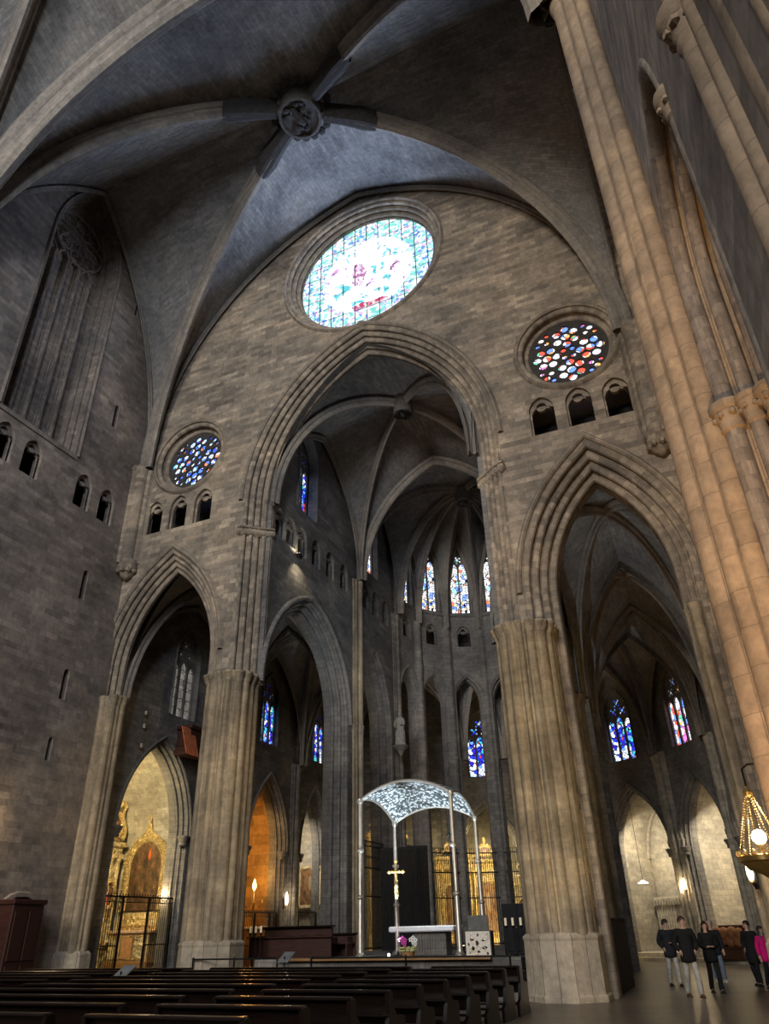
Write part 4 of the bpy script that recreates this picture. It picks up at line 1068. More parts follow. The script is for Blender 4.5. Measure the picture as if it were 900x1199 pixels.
# barrier rails before the steps
def barrier(x0, x1, y, label, z=1.0):
    t = thing('barrier_rail', label, 'rail', ((x0+x1)/2, y, 0)); h = (x1-x0)/2
    m = M(); m.tube([(-h, 0, z), (h, 0, z)], .022, 8); m.build('rail', IRON, t, True)
    for x in (-h, 0, h):
        m = M(); m.lathe([(.13, 0), (.13, .02), (.03, .04), (.025, z-.02), (.04, z), (.03, z+.05)], (x, 0, 0), 10); m.build('post', IRON, t, True)
barrier(-5.2, -2.3, -.75, 'thin black barrier rail in front of the choir stalls'); barrier(-1.2, 4.5, -.75, 'thin black barrier rail in front of the altar canopy')
def tilted_sign(x, y, z, label, rz=0.0):
    t = thing('information_stand', label, 'sign stand', (x, y, 0), rz)
    m = M(); m.lathe([(.18, 0), (.18, .02), (.025, .04), (.02, z)], (0, 0, 0), 12); m.build('post', IRON, t, True)
    m = M(); fr = Fr((-.17, -.1, z-.12), (1, 0, 0), (0, .35, -1), (0, .85, .5)); sheet(m, fr, [(0, 0), (.34, 0), (.34, .46), (0, .46)], (), 0, .025)
    m.build('panel', plain('grey_panel', (.16, .17, .17), .4), t)
tilted_sign(-3.0, -6.4, .95, 'tilted grey sign panel among the pews, toward the gilded chapel'); tilted_sign(-1.95, -.95, 1.05, 'tilted grey sign panel just before the choir stalls')
# floor spotlight aimed at the canopy
t = thing('floor_spotlight', 'small floor spotlight glowing white at the foot of the canopy', 'spotlight', (.55, .72, PLAT+.02))
m = M(); m.bbox(-.09, .09, -.06, .06, 0, .03, .008); m.build('base', IRON, t)
m = M(); m.tube([(0, -.03, .07), (0, .09, .13)], .05, 10); m.build('housing', IRON, t, True)
m = M(); m.ball((0, -.045, .065), .045, 8); m.build('lens', glow('cold_lamp', (.75, .8, 1.0), 6), t)
lamp('SPOT', 'canopy_spot', (.60, .95, PLAT+.35), 2000, (.78, .90, 1.0), .08, (.85, 3.0, 5.3), 80)
# statue on its bracket
t = thing('statue', 'pale stone statue of a robed figure on a bracket high on the choir pier', 'statue', (-3.9, 13.15, 9.72))
m = M(); m.lathe([(.30, 0), (.30, .06), (.26, .08), (.25, .4), (.20, .8), (.21, 1.05), (.24, 1.28), (.20, 1.40), (.08, 1.46), (.075, 1.5)], (0, 0, 0), 16, .8)
m.ball((0, -.01, 1.60), .115, 10, .9, 1, 1.2); m.tube([(.20, -.05, 1.30), (.25, -.12, 1.05), (.10, -.24, 1.0)], [.07, .065, .05], 8); m.tube([(-.20, -.05, 1.30), (-.27, -.1, 1.05), (-.16, -.22, .9)], [.07, .065, .05], 8)
for i in range(9): a = pi+pi*i/8; m.tube([(.24*cos(a), .2*sin(a), .06), (.2*cos(a), .17*sin(a), .8)], .03, 5)
m.build('robed_figure', plain('weathered_stone', (.26, .25, .23), .85, 0, .2), t, True)
m = M(); m.lathe([(.05, -.5), (.2, -.25), (.42, -.05), (.42, 0)], (0, 0, 0), 14); m.build('bracket', S_CHOIR, t, True)
# flood lamp on the choir wall
t = thing('wall_floodlight', 'small floodlight fixed under the choir gallery openings, lighting the stone', 'floodlight', (-4.1, 2.6, 15.75))
m = M(); m.bbox(-.09, .09, -.14, .14, -.1, .1, .02); m.build('housing', IRON, t)
m = M(); m.tube([(0, 0, 0), (-.24, 0, .12)], .025, 6); m.build('bracket', IRON, t)
m = M(); m.box(-.085, .06, -.11, .11, .1, .11); m.build('lens', glow('flood_lens', (1, .9, .65), 5), t)
lamp('SPOT', 'flood_spot', (-4.05, 2.62, 15.9), 35, (1, .86, .6), .05, (-4.4, 2.5, 16.9), 120)
lamp('SPOT', 'flood_spot_down', (-3.85, 2.7, 15.6), 45, (1, .86, .6), .05, (-4.4, 3.0, 14.6), 110)

# iron grilles between the apse piers
def grille(p, q, z0, z1, label, group, n_=None):
    L_ = hypot(q[0]-p[0], q[1]-p[1]); t = thing('iron_grille', label, 'grille', ((p[0]+q[0])/2, (p[1]+q[1])/2, z0), atan2(q[1]-p[1], q[0]-p[0]), group); h = L_/2; H_ = z1-z0
    n_ = n_ or int(L_/.105); m = M()
    for i in range(n_+1):
        x = -h+L_*i/n_; m.tube([(x, 0, 0), (x, 0, H_+.18)], .014, 5); m.ball((x, 0, H_+.2), .03, 5, 1, 1, 1.8)
    m.build('bars', IRON, t)
    for z in (.06, H_*.5, H_*.78, H_): m = M(); m.box(-h, h, -.025, .025, z-.025, z+.025); m.build('rail', IRON, t)
    m = M()
    for i in range(n_//2):
        x = -h+L_*(i*2+1)/n_
        m.tube([(x+.045*cos(s), 0, H_*.89+.07*sin(s)) for s in [2*pi*k/8 for k in range(9)]], .009, 4)
    m.build('scrolls', IRON, t)
side = ['far left', 'left', 'left of centre', 'central', 'right of centre', 'right', 'far right']
for k in range(7):
    a, b = pi-k*pi/7, pi-(k+1)*pi/7
    grille(polar(4.5, a-.04), polar(4.5, b+.04), PLAT, 5.0, 'black iron grille closing the %s bay of the apse behind the altar' % side[k], 'grilles round the apse')
grille((-4.9, 9.9), (-4.9, 13.0), PLAT, 5.0, 'black iron grille between the choir pier and the start of the apse', 'grilles round the apse')

# ------------------------------------------------------------------ CHAPEL FURNITURE AND LAMPS
def beads(m, P, r, step=.12):
    for i in range(len(P)-1):
        a, b = Vector(P[i]), Vector(P[i+1]); k = max(1, int((b-a).length/step))
        for j in range(k): m.ball(a.lerp(b, j/k), r*random.uniform(.7, 1.25), 6)
def flat(m, pts, y=0.0):
    """flat panel with UV 0..1, facing -y"""
    xs = [p[0] for p in pts]; zs = [p[1] for p in pts]; x0, x1, z0, z1 = min(xs), max(xs), min(zs), max(zs)
    uv = [((p[0]-x0)/(x1-x0), (p[1]-z0)/(z1-z0)) for p in pts]; tr = tessellate_polygon([[Vector((p[0], p[1], 0)) for p in pts]])
    m.add([(p[0], y, p[1]) for p in pts], tr, [tuple(uv[i] for i in t) for t in tr])
    b = [(p[0], y+.03, p[1]) for p in pts]; n = len(pts); m.add([(p[0], y, p[1]) for p in pts]+b, [(i, (i+1) % n, n+(i+1) % n, n+i) for i in range(n)])
def retable(label, loc, rz, w, h, gold, pic, figs=False, cat='altarpiece'):
    t = thing('gilded_altarpiece', label, cat, loc, rz); H = w/2
    m = M(); m.bbox(-H, H, -.15, .1, 0, h*.16, .03); m.bbox(-H*1.04, H*1.04, -.2, .1, h*.16, h*.19, .02); m.build('predella', gold, t)
    m = M(); m.bbox(-H, H, -.02, .12, h*.19, h*.74, .02); m.build('back_panel', gold, t)
    m = M(); m.bbox(-H*1.06, H*1.06, -.22, .12, h*.74, h*.77, .02); m.bbox(-H*1.02, H*1.02, -.16, .12, h*.77, h*.82, .02); m.bbox(-H*1.12, H*1.12, -.28, .12, h*.82, h*.85, .02)
    for i in range(int(w/.14)): m.ball((-H+.07+.14*i, -.19, h*.795), .045, 6)
    m.build('entablature', gold, t)
    for x in (-H*.92, -H*.62, H*.62, H*.92):
        m = M(); r = w*.028; z0, z1 = h*.19, h*.74; P = [(r*1.4, 0), (r*1.4, .08), (r, .12)]
        for i in range(13): P.append((r*(1+.15*sin(i*1.9)), .12+(z1-z0-.3)*i/12))
        P += [(r*1.5, z1-z0-.08), (r*1.5, z1-z0)]
        m.lathe(P, (x, -.12, z0), 10)
        for i in range(14): m.ball((x+r*cos(i*1.3), -.12+r*sin(i*1.3), z0+.2+(z1-z0-.4)*i/14), r*.45, 5)
        m.build('column', gold, t, True)
    m = M(); A_ = arch(0, H*.48, h*.22, h*.55, H*.5, 8) if pic else None
    if pic:
        flat(m, A_, -.05); m.build('painting', pic, t)
        m = M(); beads(m, [(p[0], -.08, p[1]) for p in A_+[A_[0]]], .055, .10); m.build('picture_frame', gold, t, True)
    m = M(); cz = h*.93
    m.tube([(H*.3*cos(s), -.05, cz+H*.22*sin(s)) for s in [2*pi*k/20 for k in range(21)]], H*.06, 8)
    for s_ in (-1, 1):
        m.tube([(s_*(H*.35+H*.55*q), -.05, h*.86+H*.28*(1-q)**1.5+.05*sin(9*q)) for q in [k/10 for k in range(11)]], [H*.07*(1-.6*k/10) for k in range(11)], 8)
        m.tube([(s_*(H*.85+.1*cos(5*q)*(1-q*.6)), -.05, h*.9+.1*sin(5*q)*(1-q*.6)) for q in [k/12 for k in range(13)]], H*.04, 6)
    for i in range(16): a = 2*pi*i/16; m.ball((H*.36*cos(a), -.05, cz+H*.28*sin(a)), H*.06, 6)
    m.ball((0, -.05, h*1.02), H*.12, 8, .7, .6, 1.5); m.build('crest', gold, t, True)
    if pic:
        m = M(); flat(m, [(H*.26*cos(-2*pi*k/20), cz+H*.18*sin(-2*pi*k/20)) for k in range(20)], -.06); m.build('oval_painting', PORT, t)
    return t
PORT = painting('portrait', (.45, .14, .10), .5, .35, .22, (.04, .025, .02), (.16, .08, .05))
PIC1 = painting('large_painting', (.60, .12, .02), .58, .82, .07, (.03, .02, .012), (.14, .075, .035))
PIC2 = painting('small_painting', (.35, .25, .15), .5, .6, .15)
# chapel 1: arched painting in a gilt frame above an altar (far side wall)
YW = 6.80
t = thing('framed_altar_painting', 'arched dark painting with an orange-robed figure, in a scrolled gilt frame above the altar', 'painting', (-13.68, YW, 0))
m = M(); A_ = arch(0, .86, 2.62, 4.35, .98, 12); flat(m, A_, -.06); m.build('canvas', PIC1, t)
m = M(); moulding(m, Fr((0, 0, 0), (1, 0, 0), (0, 1, 0)), A_, [(-.02, -.04), (0, -.13), (.06, -.17), (.10, -.11), (.2, -.15), (.27, -.06), (.28, .0)])
beads(m, [(p[0], -.15, p[1]) for p in offset(A_, .16)], .055, .10); beads(m, [(p[0], -.08, p[1]) for p in offset(A_, .30)], .09, .2); m.build('gilt_frame', GOLD, t, True)
m = M(); z0 = 5.60
for i in range(22): q = i/21; m.ball((.15*(1-q)*cos(i*2.2), -.12, z0+.72*q), .10*(1-q*.45), 6)
for x_, z_, r_ in ((0, z0+.78, .09), (-.24, z0+.02, .12), (.24, z0+.02, .12), (-.46, z0-.16, .1), (.46, z0-.16, .1)): m.ball((x_, -.12, z_), r_, 8)
m.build('crest', GOLD, t, True)
t = thing('chapel_altar', 'gilt and painted altar table under the arched painting', 'altar', (-13.45, YW-.5, 0))
m = M(); m.bbox(-1.15, 1.15, -.45, .45, 0, .75, .02); m.build('step', WOODL, t)
m = M(); m.bbox(-1.05, 1.05, -.35, .45, .75, 1.75, .02); m.build('front', plain('cream_panel', (.62, .45, .22), .5), t)
for x in (-.95, -.3, .35):
    m = M(); m.bbox(x, x+.58, -.39, -.35, .85, 1.65, .02); p = m.build('panel', plain('panel_red', (.55, .28, .13), .5) if abs(x+.3) < .01 else GOLD2, t)
    m = M(); beads(m, [(x, -.4, .85), (x+.58, -.4, .85), (x+.58, -.4, 1.65), (x, -.4, 1.65), (x, -.4, .85)], .03, .08); m.build('beading', GOLD, p, True)
m = M(); m.bbox(-1.15, 1.15, -.42, .45, 1.75, 1.87, .02); m.build('table_top', plain('cloth_band', (.55, .36, .24), .6), t)
m = M(); m.bbox(-1.05, 1.05, .0, .45, 1.87, 2.25, .02); m.bbox(-.95, .95, .12, .45, 2.25, 2.52, .02)
for i in range(9): m.ball((-.9+.225*i, -.02, 2.08), .09, 6)
m.build('gradine', GOLD, t, True)
t = retable('gilded altarpiece with oval portraits on the back wall of the left chapel', (-15.0, 4.9, .3), pi/2, 3.0, 5.9, GOLD2, None)
m = M(); ov = [(.95+.34*cos(-2*pi*k/20), 2.95+.52*sin(-2*pi*k/20)) for k in range(20)]; flat(m, ov, -.2); o = m.build('portrait', PORT, t); o['label'] = 'oval portrait in red'
m = M(); beads(m, [(x, -.24, z) for x, z in ov+[ov[0]]], .09, .14); m.build('portrait_frame', GOLD, t, True)
m = M(); ov = [(.95+.30*cos(-2*pi*k/20), 5.72+.46*sin(-2*pi*k/20)) for k in range(20)]; flat(m, ov, -.12); m.build('upper_portrait', PORT, t)
m = M(); beads(m, [(x, -.16, z) for x, z in ov+[ov[0]]], .12, .16)
for s_ in (-1, 1): m.tube([(.95+s_*(.44+.12*sin(6*q)), -.12, 5.15+1.3*q) for q in [k/14 for k in range(15)]], [.12*(1-.5*k/14) for k in range(15)], 8); m.tube([(.95+s_*(.08+.36*q), -.12, 6.45+.25*sin(3*q)) for q in [k/8 for k in range(9)]], .09, 8)
m.build('scroll_frame', GOLD, t, True)
# iron gate of chapel 1
def gate(label, x, y0, y1, za, zb, door=None, cat='gate'):
    t = thing('iron_gate', label, cat, (x, (y0+y1)/2, 0)); c = (y0+y1)/2
    m = M(); m.box(-.03, .03, y0-c, y1-c, zb-.05, zb+.01); m.box(-.02, .02, y0-c, y1-c, zb-.22, zb-.19)
    k = int((y1-y0)/.16)
    for i in range(k): yy = y0-c+.16*i+.08; m.tube([(0, yy+.05*cos(s), zb-.11+.05*sin(s)) for s in [2*pi*q/8 for q in range(9)]], .010, 4); m.ball((0, yy, zb+.05), .035, 5, 1, 1, 1.6)
    m.build('top_rail', IRON, t)
    spans = [(y0, y1)] if not door else [(y0, door[0]), (door[1], y1)]
    for a, b in spans:
        m = M(); n_ = max(2, int((b-a)/.115))
        for i in range(n_+1): yy = a+(b-a)*i/n_-c; m.tube([(0, yy, za), (0, yy, zb)], .013, 5)
        for z in (za+.1, (za+zb)*.45): m.box(-.015, .015, a-c, b-c, z-.02, z+.02)
        m.build('railing_panel', IRON, t)
    for yy in ([y0, y1] if not door else [y0, door[0], door[1], y1]):
        m = M(); m.box(-.035, .035, yy-c-.035, yy-c+.035, 0, zb); m.build('post', IRON, t)
gate('black iron gate with an open doorway before the gilded chapel on the left', XN-.25, 2.05, 6.1, .0, 3.0, (3.15, 4.65))
gate('low black iron railing before the orange-lit chapel', XN-.15, 11.4, 14.4, .0, 2.55, (12.4, 13.7)); gate('black iron railing before the pale chapel with the framed picture', XN-.15, 16.6, 18.6, .0, 2.6)
# chapel 2 and 3
t = thing('chapel_altar', 'small altar with a white cloth in the orange-lit chapel', 'altar', (-12.75, 14.45, 0)); m = M(); m.bbox(-.8, .8, -.3, .3, 0, 1.85, .02); m.build('body', S_OCHRE, t); m = M(); m.bbox(-.85, .85, -.34, .34, 1.85, 1.95, .02); m.build('cloth', MARBLE, t)
t = thing('candelabrum', 'brass candelabrum with one bright flame in the orange-lit chapel', 'candelabrum', (-12.45, 13.75, 0))
m = M(); m.lathe([(.25, 0), (.25, .05), (.06, .12), (.04, .3), (.04, 2.9), (.12, 3.0), (.05, 3.1)], (0, 0, 0), 12); m.build('stem', BRASS, t, True)
m = M()
for k in range(6): a = pi/3*k; m.tube([(0, 0, 2.9), (.25*cos(a), .25*sin(a), 2.75), (.5*cos(a), .5*sin(a), 2.95)], .02, 6); m.lathe([(.02, 0), (.06, .04), (.03, .06), (.02, .2)], (.5*cos(a), .5*sin(a), 2.95), 8)
m.build('arm', BRASS, t, True)
m = M(); m.lathe([(.02, 3.55), (.09, 3.68), (.10, 3.78), (.05, 3.95), (.01, 4.08)], (0, 0, 0), 10); m.build('flame_bulb', glow('amber_flame', (1, .55, .12), 22), t, True)
m = M(); m.tube([(0, 0, 3.1), (0, 0, 3.56)], .025, 6); m.build('candle_tube', WAX, t)
lamp('POINT', 'candelabrum_light', (-12.45, 13.55, 4.0), 60, (1, .55, .16), .12)
t = thing('framed_picture', 'tall dark picture in a pale frame on the wall of the third chapel', 'picture', (-12.3, 19.42, 2.0))
m = M(); flat(m, [(-.62, 1.0), (-.62, 2.85), (.62, 2.85), (.62, 1.0)], -.06); m.build('canvas', PIC2, t)
m = M(); m.bbox(-.78, -.62, -.1, 0, .84, 3.0, .02); m.bbox(.62, .78, -.1, 0, .84, 3.0, .02); m.bbox(-.78, .78, -.1, 0, 2.85, 3.0, .02); m.bbox(-.78, .78, -.1, 0, .84, 1.0, .02); m.build('frame', GOLD2, t)
m = M(); m.bbox(-.9, .9, -.6, 0, -2.0, -.1, .03); m.build('altar_base', S_CHAPEL, t)
# altarpieces of the radiating chapels
for a_, r_, w_, h_, gold, e, lab in ((AF[4]+.02, RO+1.2, 2.5, 6.2, GOLD, 230, 'tall gilded altarpiece glowing behind the apse grilles, between two canopy posts on the right'),
                                     (radians(121.5), RO-1.3, 1.7, 6.2, GOLD, 110, 'narrow gilded altarpiece glowing left of the front right canopy post'),
                                     (radians(98), RO-.9, 1.3, 5.0, GOLD2, 60, 'pale gilded altarpiece behind the grille next to the right pier'),
                                     (2.50, RO-.9, 2.4, 7.6, GOLD, 90, 'gilded altarpiece half hidden behind the front left canopy post')):
    x, y = polar(r_, a_); retable(lab, (x, y, .02), a_-pi/2, w_, h_, gold, PIC2)
    x2, y2 = polar(r_-2.2, a_); lamp('AREA', 'altarpiece_light', (x2, y2, 6.6), e, (1, .80, .42), .4, (x, y, 2.4)); lamp('AREA', 'altarpiece_light', (x2, y2, .25), e*.5, (1, .80, .42), .4, (x, y, 2.5))

# wall lamps
BULB = glow('lamp_glass', (1, .86, .60), 9)
def wall_lamp(loc, nx, ny, label, e=25, col=WARM, s=1.0, group='wall lamps'):
    t = thing('wall_lamp', label, 'lamp', loc, atan2(ny, nx), group)
    m = M(); m.bbox(-.02, .02, -.06, .06, -.25, .25, .01); m.tube([(0, 0, -.12), (.12, 0, -.18), (.16, 0, -.10)], .018, 6); m.build('bracket', IRON, t)
    m = M(); m.lathe([(.03, -.12), (.07, -.10), (.06, -.06)], (.16, 0, 0), 10); m.build('cup', BRASS, t, True)
    m = M(); m.lathe([(.045*s, -.06), (.075*s, .05), (.075*s, .22*s), (.05*s, .42*s), (.01, .52*s)], (.16, 0, 0), 12); m.build('glass_shade', BULB, t, True)
    lamp('POINT', 'wall_lamp_light', (loc[0]+nx*.34, loc[1]+ny*.42, loc[2]+.15), e, col, .1)
wall_lamp((XN-.7, 6.32, 2.95), 0, -1, 'bright lamp on the right jamb of the gilded chapel', 60)
wall_lamp((XN+.03, 14.75, 2.95), 1, 0, 'bright lamp on the wall right of the orange-lit chapel', 25)
def on_facet(k, u, z): a = AF[k]; ca, sa = cos(a), sin(a); return (CX+(RO-.02)*ca+sa*u, CY+(RO-.02)*sa-ca*u, z), -ca, -sa
p, nx, ny = on_facet(1, -2.15, 3.2); wall_lamp(p, nx, ny, 'bright lamp left of the pale stone chapel, beyond the visitors', 22)
p, nx, ny = on_facet(2, 2.15, 3.0); wall_lamp(p, nx, ny, 'bright lamp between the two pale stone chapels', 22)
wall_lamp((10.62, .1, 2.55), -.5, -.8, 'bright lamp low on the right half pier under the hanging crown lamp', 25)
wall_lamp((XN+.03, -4.6, 4.6), 1, 0, 'lamp on the left nave wall beyond the picture edge', 130, (1, .74, .42))
# light inside the chapels
for c, tgt, e, col in (((-12.3, 2.3, 6.9), (-14.0, 6.8, 3.2), 420, (1, .80, .42)), ((-12.0, 11.9, 6.6), (-13.6, 14.2, 3.0), 110, (1, .56, .18)), ((-12.0, 17.0, 6.6), (-13.5, 19.0, 3.0), 130, (1, .9, .72))): lamp('AREA', 'chapel_light', c, e, col, .5, tgt)
for k, e in ((0, 40), (1, 310), (2, 290)):
    x, y = polar(RO+.95, AF[k]); x2, y2 = polar(RO+3.9, AF[k]); lamp('AREA', 'chapel_light', (x, y, 6.6), e, (1, .87, .64), .5, (x2, y2, 1.6))
# hanging pendant
t = thing('pendant_lamp', 'small white shaded lamp hanging in the ambulatory by the left pale chapel', 'lamp', polar(RO-.3, 1.06)+(3.55,))
m = M(); m.tube([(0, 0, .12), (0, 0, 4.6)], .012, 5); m.build('cord', IRON, t)
m = M(); m.lathe([(.05, .14), (.1, .1), (.28, .0), (.27, -.02), (.03, .08)], (0, 0, 0), 14); m.build('shade', plain('white_shade', (.8, .8, .78), .4, emit=(1, .95, .9), es=2.5), t, True)
# crown lamp on chains at the right edge
t = thing('crown_lamp', 'gilt crown lamp on spreading chains with one glaring bulb, at the right edge', 'lamp', (10.74, -5.6, 2.55))
m = M(); m.lathe([(.05, 1.12), (.09, 1.14), (.10, 1.20), (.03, 1.26), (.015, 1.32)], (0, 0, 0), 12); m.build('cup', BRASS, t, True)
m = M(); m.lathe([(.40, 0), (.44, .02), (.46, .10), (.43, .12), (.40, .10), (.39, .02)], (0, 0, 0), 24)
for k in range(16): a = 2*pi*k/16; m.ball((.44*cos(a), .44*sin(a), .15), .035, 6, 1, 1, 1.6)
m.build('crown', BRASS, t, True)
for k in range(8):
    a = 2*pi*k/8+.2; m = M(); q0 = Vector((.07*cos(a), .07*sin(a), 1.14)); q1 = Vector((.42*cos(a), .42*sin(a), .12))
    for i in range(24): m.ball(q0.lerp(q1, i/23), .016, 5)
    m.build('chain', BRASS, t, True)
m = M(); m.ball((0, 0, .42), .13, 10); m.build('bulb', glow('bulb_glare', (1, .90, .66), 30), t, True)
m = M(); m.lathe([(.03, .18), (.05, .2), (.04, .32)], (0, 0, 0), 8); m.lathe([(.39, .0), (.3, -.12), (.1, -.2), (.02, -.26)], (0, 0, 0), 16); m.build('bowl', BRASS, t, True)
m = M(); m.tube([(0, 0, 1.3), (0, 0, 1.62), (.12, 0, 1.7), (.62, 0, 1.7)], .02, 6); m.build('hanging_arm', IRON, t)
lamp('POINT', 'crown_lamp_light', (10.74, -5.6, 3.02), 260, (1, .76, .44), .14)

# red gallery box of an old organ on the north wall
t = thing('organ_case', 'small dark red wooden organ case hung below the dull window', 'organ', (XN+.3, 5.5, 8.6))
m = M(); m.bbox(-.28, .45, -.7, 1.0, .25, 1.0, .03); m.bbox(-.28, .55, -.8, 1.1, 1.0, 1.16, .02); m.build('case', WOODR, t)
m = M(); fr = Fr((.68, -.85, -.15), (0, 1, 0), (1, 0, 0), (-.0, .0, 1)); rows = []
for i in range(6):
    y = -1.25+.15*i; rows2 = [(.40, y, 1.0), (.40, y+.11, 1.0), (.62, y+.34, -.15), (.62, y+.23, -.15)]
    m.add([(a, b, c) for a, b, c in rows2]+[(a-.05, b, c) for a, b, c in rows2], [(0, 1, 2, 3), (7, 6, 5, 4), (0, 3, 7, 4), (1, 5, 6, 2), (0, 4, 5, 1), (3, 2, 6, 7)])
o = m.build('slatted_shutter', plain('red_slats', (.48, .14, .06), .5), t); o['label'] = 'tilted red slatted shutter'
m = M(); m.bbox(-.28, .45, -.8, .9, -.1, .25, .03); m.build('underside', WOODR, t)
for y in (2.9, ):
    for z, nm in ((9.75, 'topmost'), (9.2, 'middle'), (8.4, 'lowest')):
        t = thing('spot_fitting', 'small round metal spot fitting on the aisle wall, %s of three above the gilded chapel' % nm, 'spotlight', (XN+.06, 2.55, z)); m = M(); m.lathe([(.08, 0), (.09, .02), (.09, .16), (.07, .18)], (0, 0, 0), 10); m.build('can', SILVER, t, True); m = M(); m.tube([(0, 0, .08), (-.1, 0, .08)], .02, 5); m.build('arm', IRON, t)
# step, railing and wooden group before the pale chapels
m = M()
for k in (0, 1, 2):
    a = AF[k]; x, y = polar(RO+.2, a); fr = Fr((x, y, 0), (sin(a), -cos(a), 0), (cos(a), sin(a), 0)); hw = 2.5
    for d, z in ((-.9, .18), (-.45, .36)):
        m.add([fr(-hw, 0, d), fr(hw, 0, d), fr(hw, z, d), fr(-hw, z, d), fr(-hw, z, 3.6), fr(hw, z, 3.6)], [(0, 1, 2, 3), (3, 2, 5, 4)])
m.build('floor_chapel_step', S_CHAPEL, kind='structure')
for k, (nm, lab) in enumerate((('stone_screen', 'pale fluted stone screen with a doorway inside the right-hand pale chapel'), ('stone_screen', 'pale fluted stone screen inside the pale chapel nearer the pier'))):
    a = AF[k+1]; x, y = polar(RO+3.3, a); t = thing(nm, lab, 'screen', (x, y, .36), a-pi/2)
    m = M(); m.bbox(-1.9, 1.9, -.2, .05, 2.35, 2.6, .03)
    for i in range(22): m.tube([(-1.85+.176*i, -.2, 2.2), (-1.85+.176*i, -.25, 2.5)], .06, 6)
    m.build('fluted_cornice', S_CHAPEL, t)
    for s_ in (-1, 1):
        m = M()
        for i in range(8): m.tube([(s_*(.78+.15*i), -.05, 0), (s_*(.78+.15*i), -.05, 2.35)], .07, 6)
        m.bbox(min(s_*.72, s_*1.9), max(s_*.72, s_*1.9), -.04, .04, 0, 2.35, .01); m.build('fluted_wall', S_CHAPEL, t)
    m = M(); m.bbox(-.72, -.6, -.12, .05, 0, 2.35, .02); m.bbox(.6, .72, -.12, .05, 0, 2.35, .02); m.bbox(-.6, .6, -.02, .04, 0, 2.35, .02); m.build('doorway', S_CHAPEL, t)
x, y = polar(RO-.55, AF[1]-.11); t = thing('wooden_bench', 'dark wooden bench piled with brown and orange cloth before the pale chapel', 'bench', (x, y, .18), AF[1]-pi/2+.1)
m = M(); m.bbox(-.95, .95, -.3, .3, .42, .5, .02); m.build('seat', WOODR, t)
m = M(); m.bbox(-.95, .95, .26, .32, .5, 1.35, .02); m.build('backrest', WOODR, t)
for s_ in (-1, 1): m = M(); m.bbox(s_*.92-.05, s_*.92+.05, -.3, .3, 0, .8, .02); m.build('end', WOODR, t)
m = M(); m.bbox(-.9, .9, -.28, -.24, 0, .42, .015); m.build('front_board', WOODR, t)
m = M()
for i, (x, z, r) in enumerate(((-.75, 1.05, .26), (-.3, 1.0, .3), (.2, 1.02, .3), (.62, .98, .28), (-.5, .75, .25), (0, .7, .28), (.5, .7, .28))): m.ball((x, -.02, z), r, 10, 1, .7, .95)
o = m.build('cloth', plain('brown_cloth', (.26, .11, .045), .9, scale=3), t, True)

# ------------------------------------------------------------------ VISITORS
SKIN = plain('skin', (.50, .30, .22), .55, 0, .08)
def skinned(name, chains, mat, parent, sub=1, label=None):
    """one continuous surface grown on a skeleton of joints with radii"""
    vs, es, rs = [], [], []; idx = {}
    for ch in chains:
        prev = None
        for (x, y, z, rx, ry) in ch:
            key = (round(x, 4), round(y, 4), round(z, 4))
            if key not in idx: idx[key] = len(vs); vs.append((x, y, z)); rs.append((rx, ry))
            k = idx[key]
            if prev is not None and prev != k: es.append((prev, k))
            prev = k
    me = bpy.data.meshes.new(name+'_skeleton'); me.from_pydata(vs, es, []); o = bpy.data.objects.new(name, me); COL.objects.link(o)
    md = o.modifiers.new('s', 'SKIN'); md.use_smooth_shade = True
    for i, r in enumerate(rs): me.skin_vertices[0].data[i].radius = r
    me.skin_vertices[0].data[0].use_root = True
    if sub: sm = o.modifiers.new('u', 'SUBSURF'); sm.levels = sub; sm.render_levels = sub
    dg = bpy.context.evaluated_depsgraph_get(); dg.update(); nm = bpy.data.meshes.new_from_object(o.evaluated_get(dg))
    o.modifiers.clear(); o.data = nm; nm.name = name; bpy.data.meshes.remove(me)
    nm.materials.clear(); nm.materials.append(mat)
    for p in nm.polygons: p.use_smooth = True
    o.parent = parent
    if label: o['label'] = label
    return o
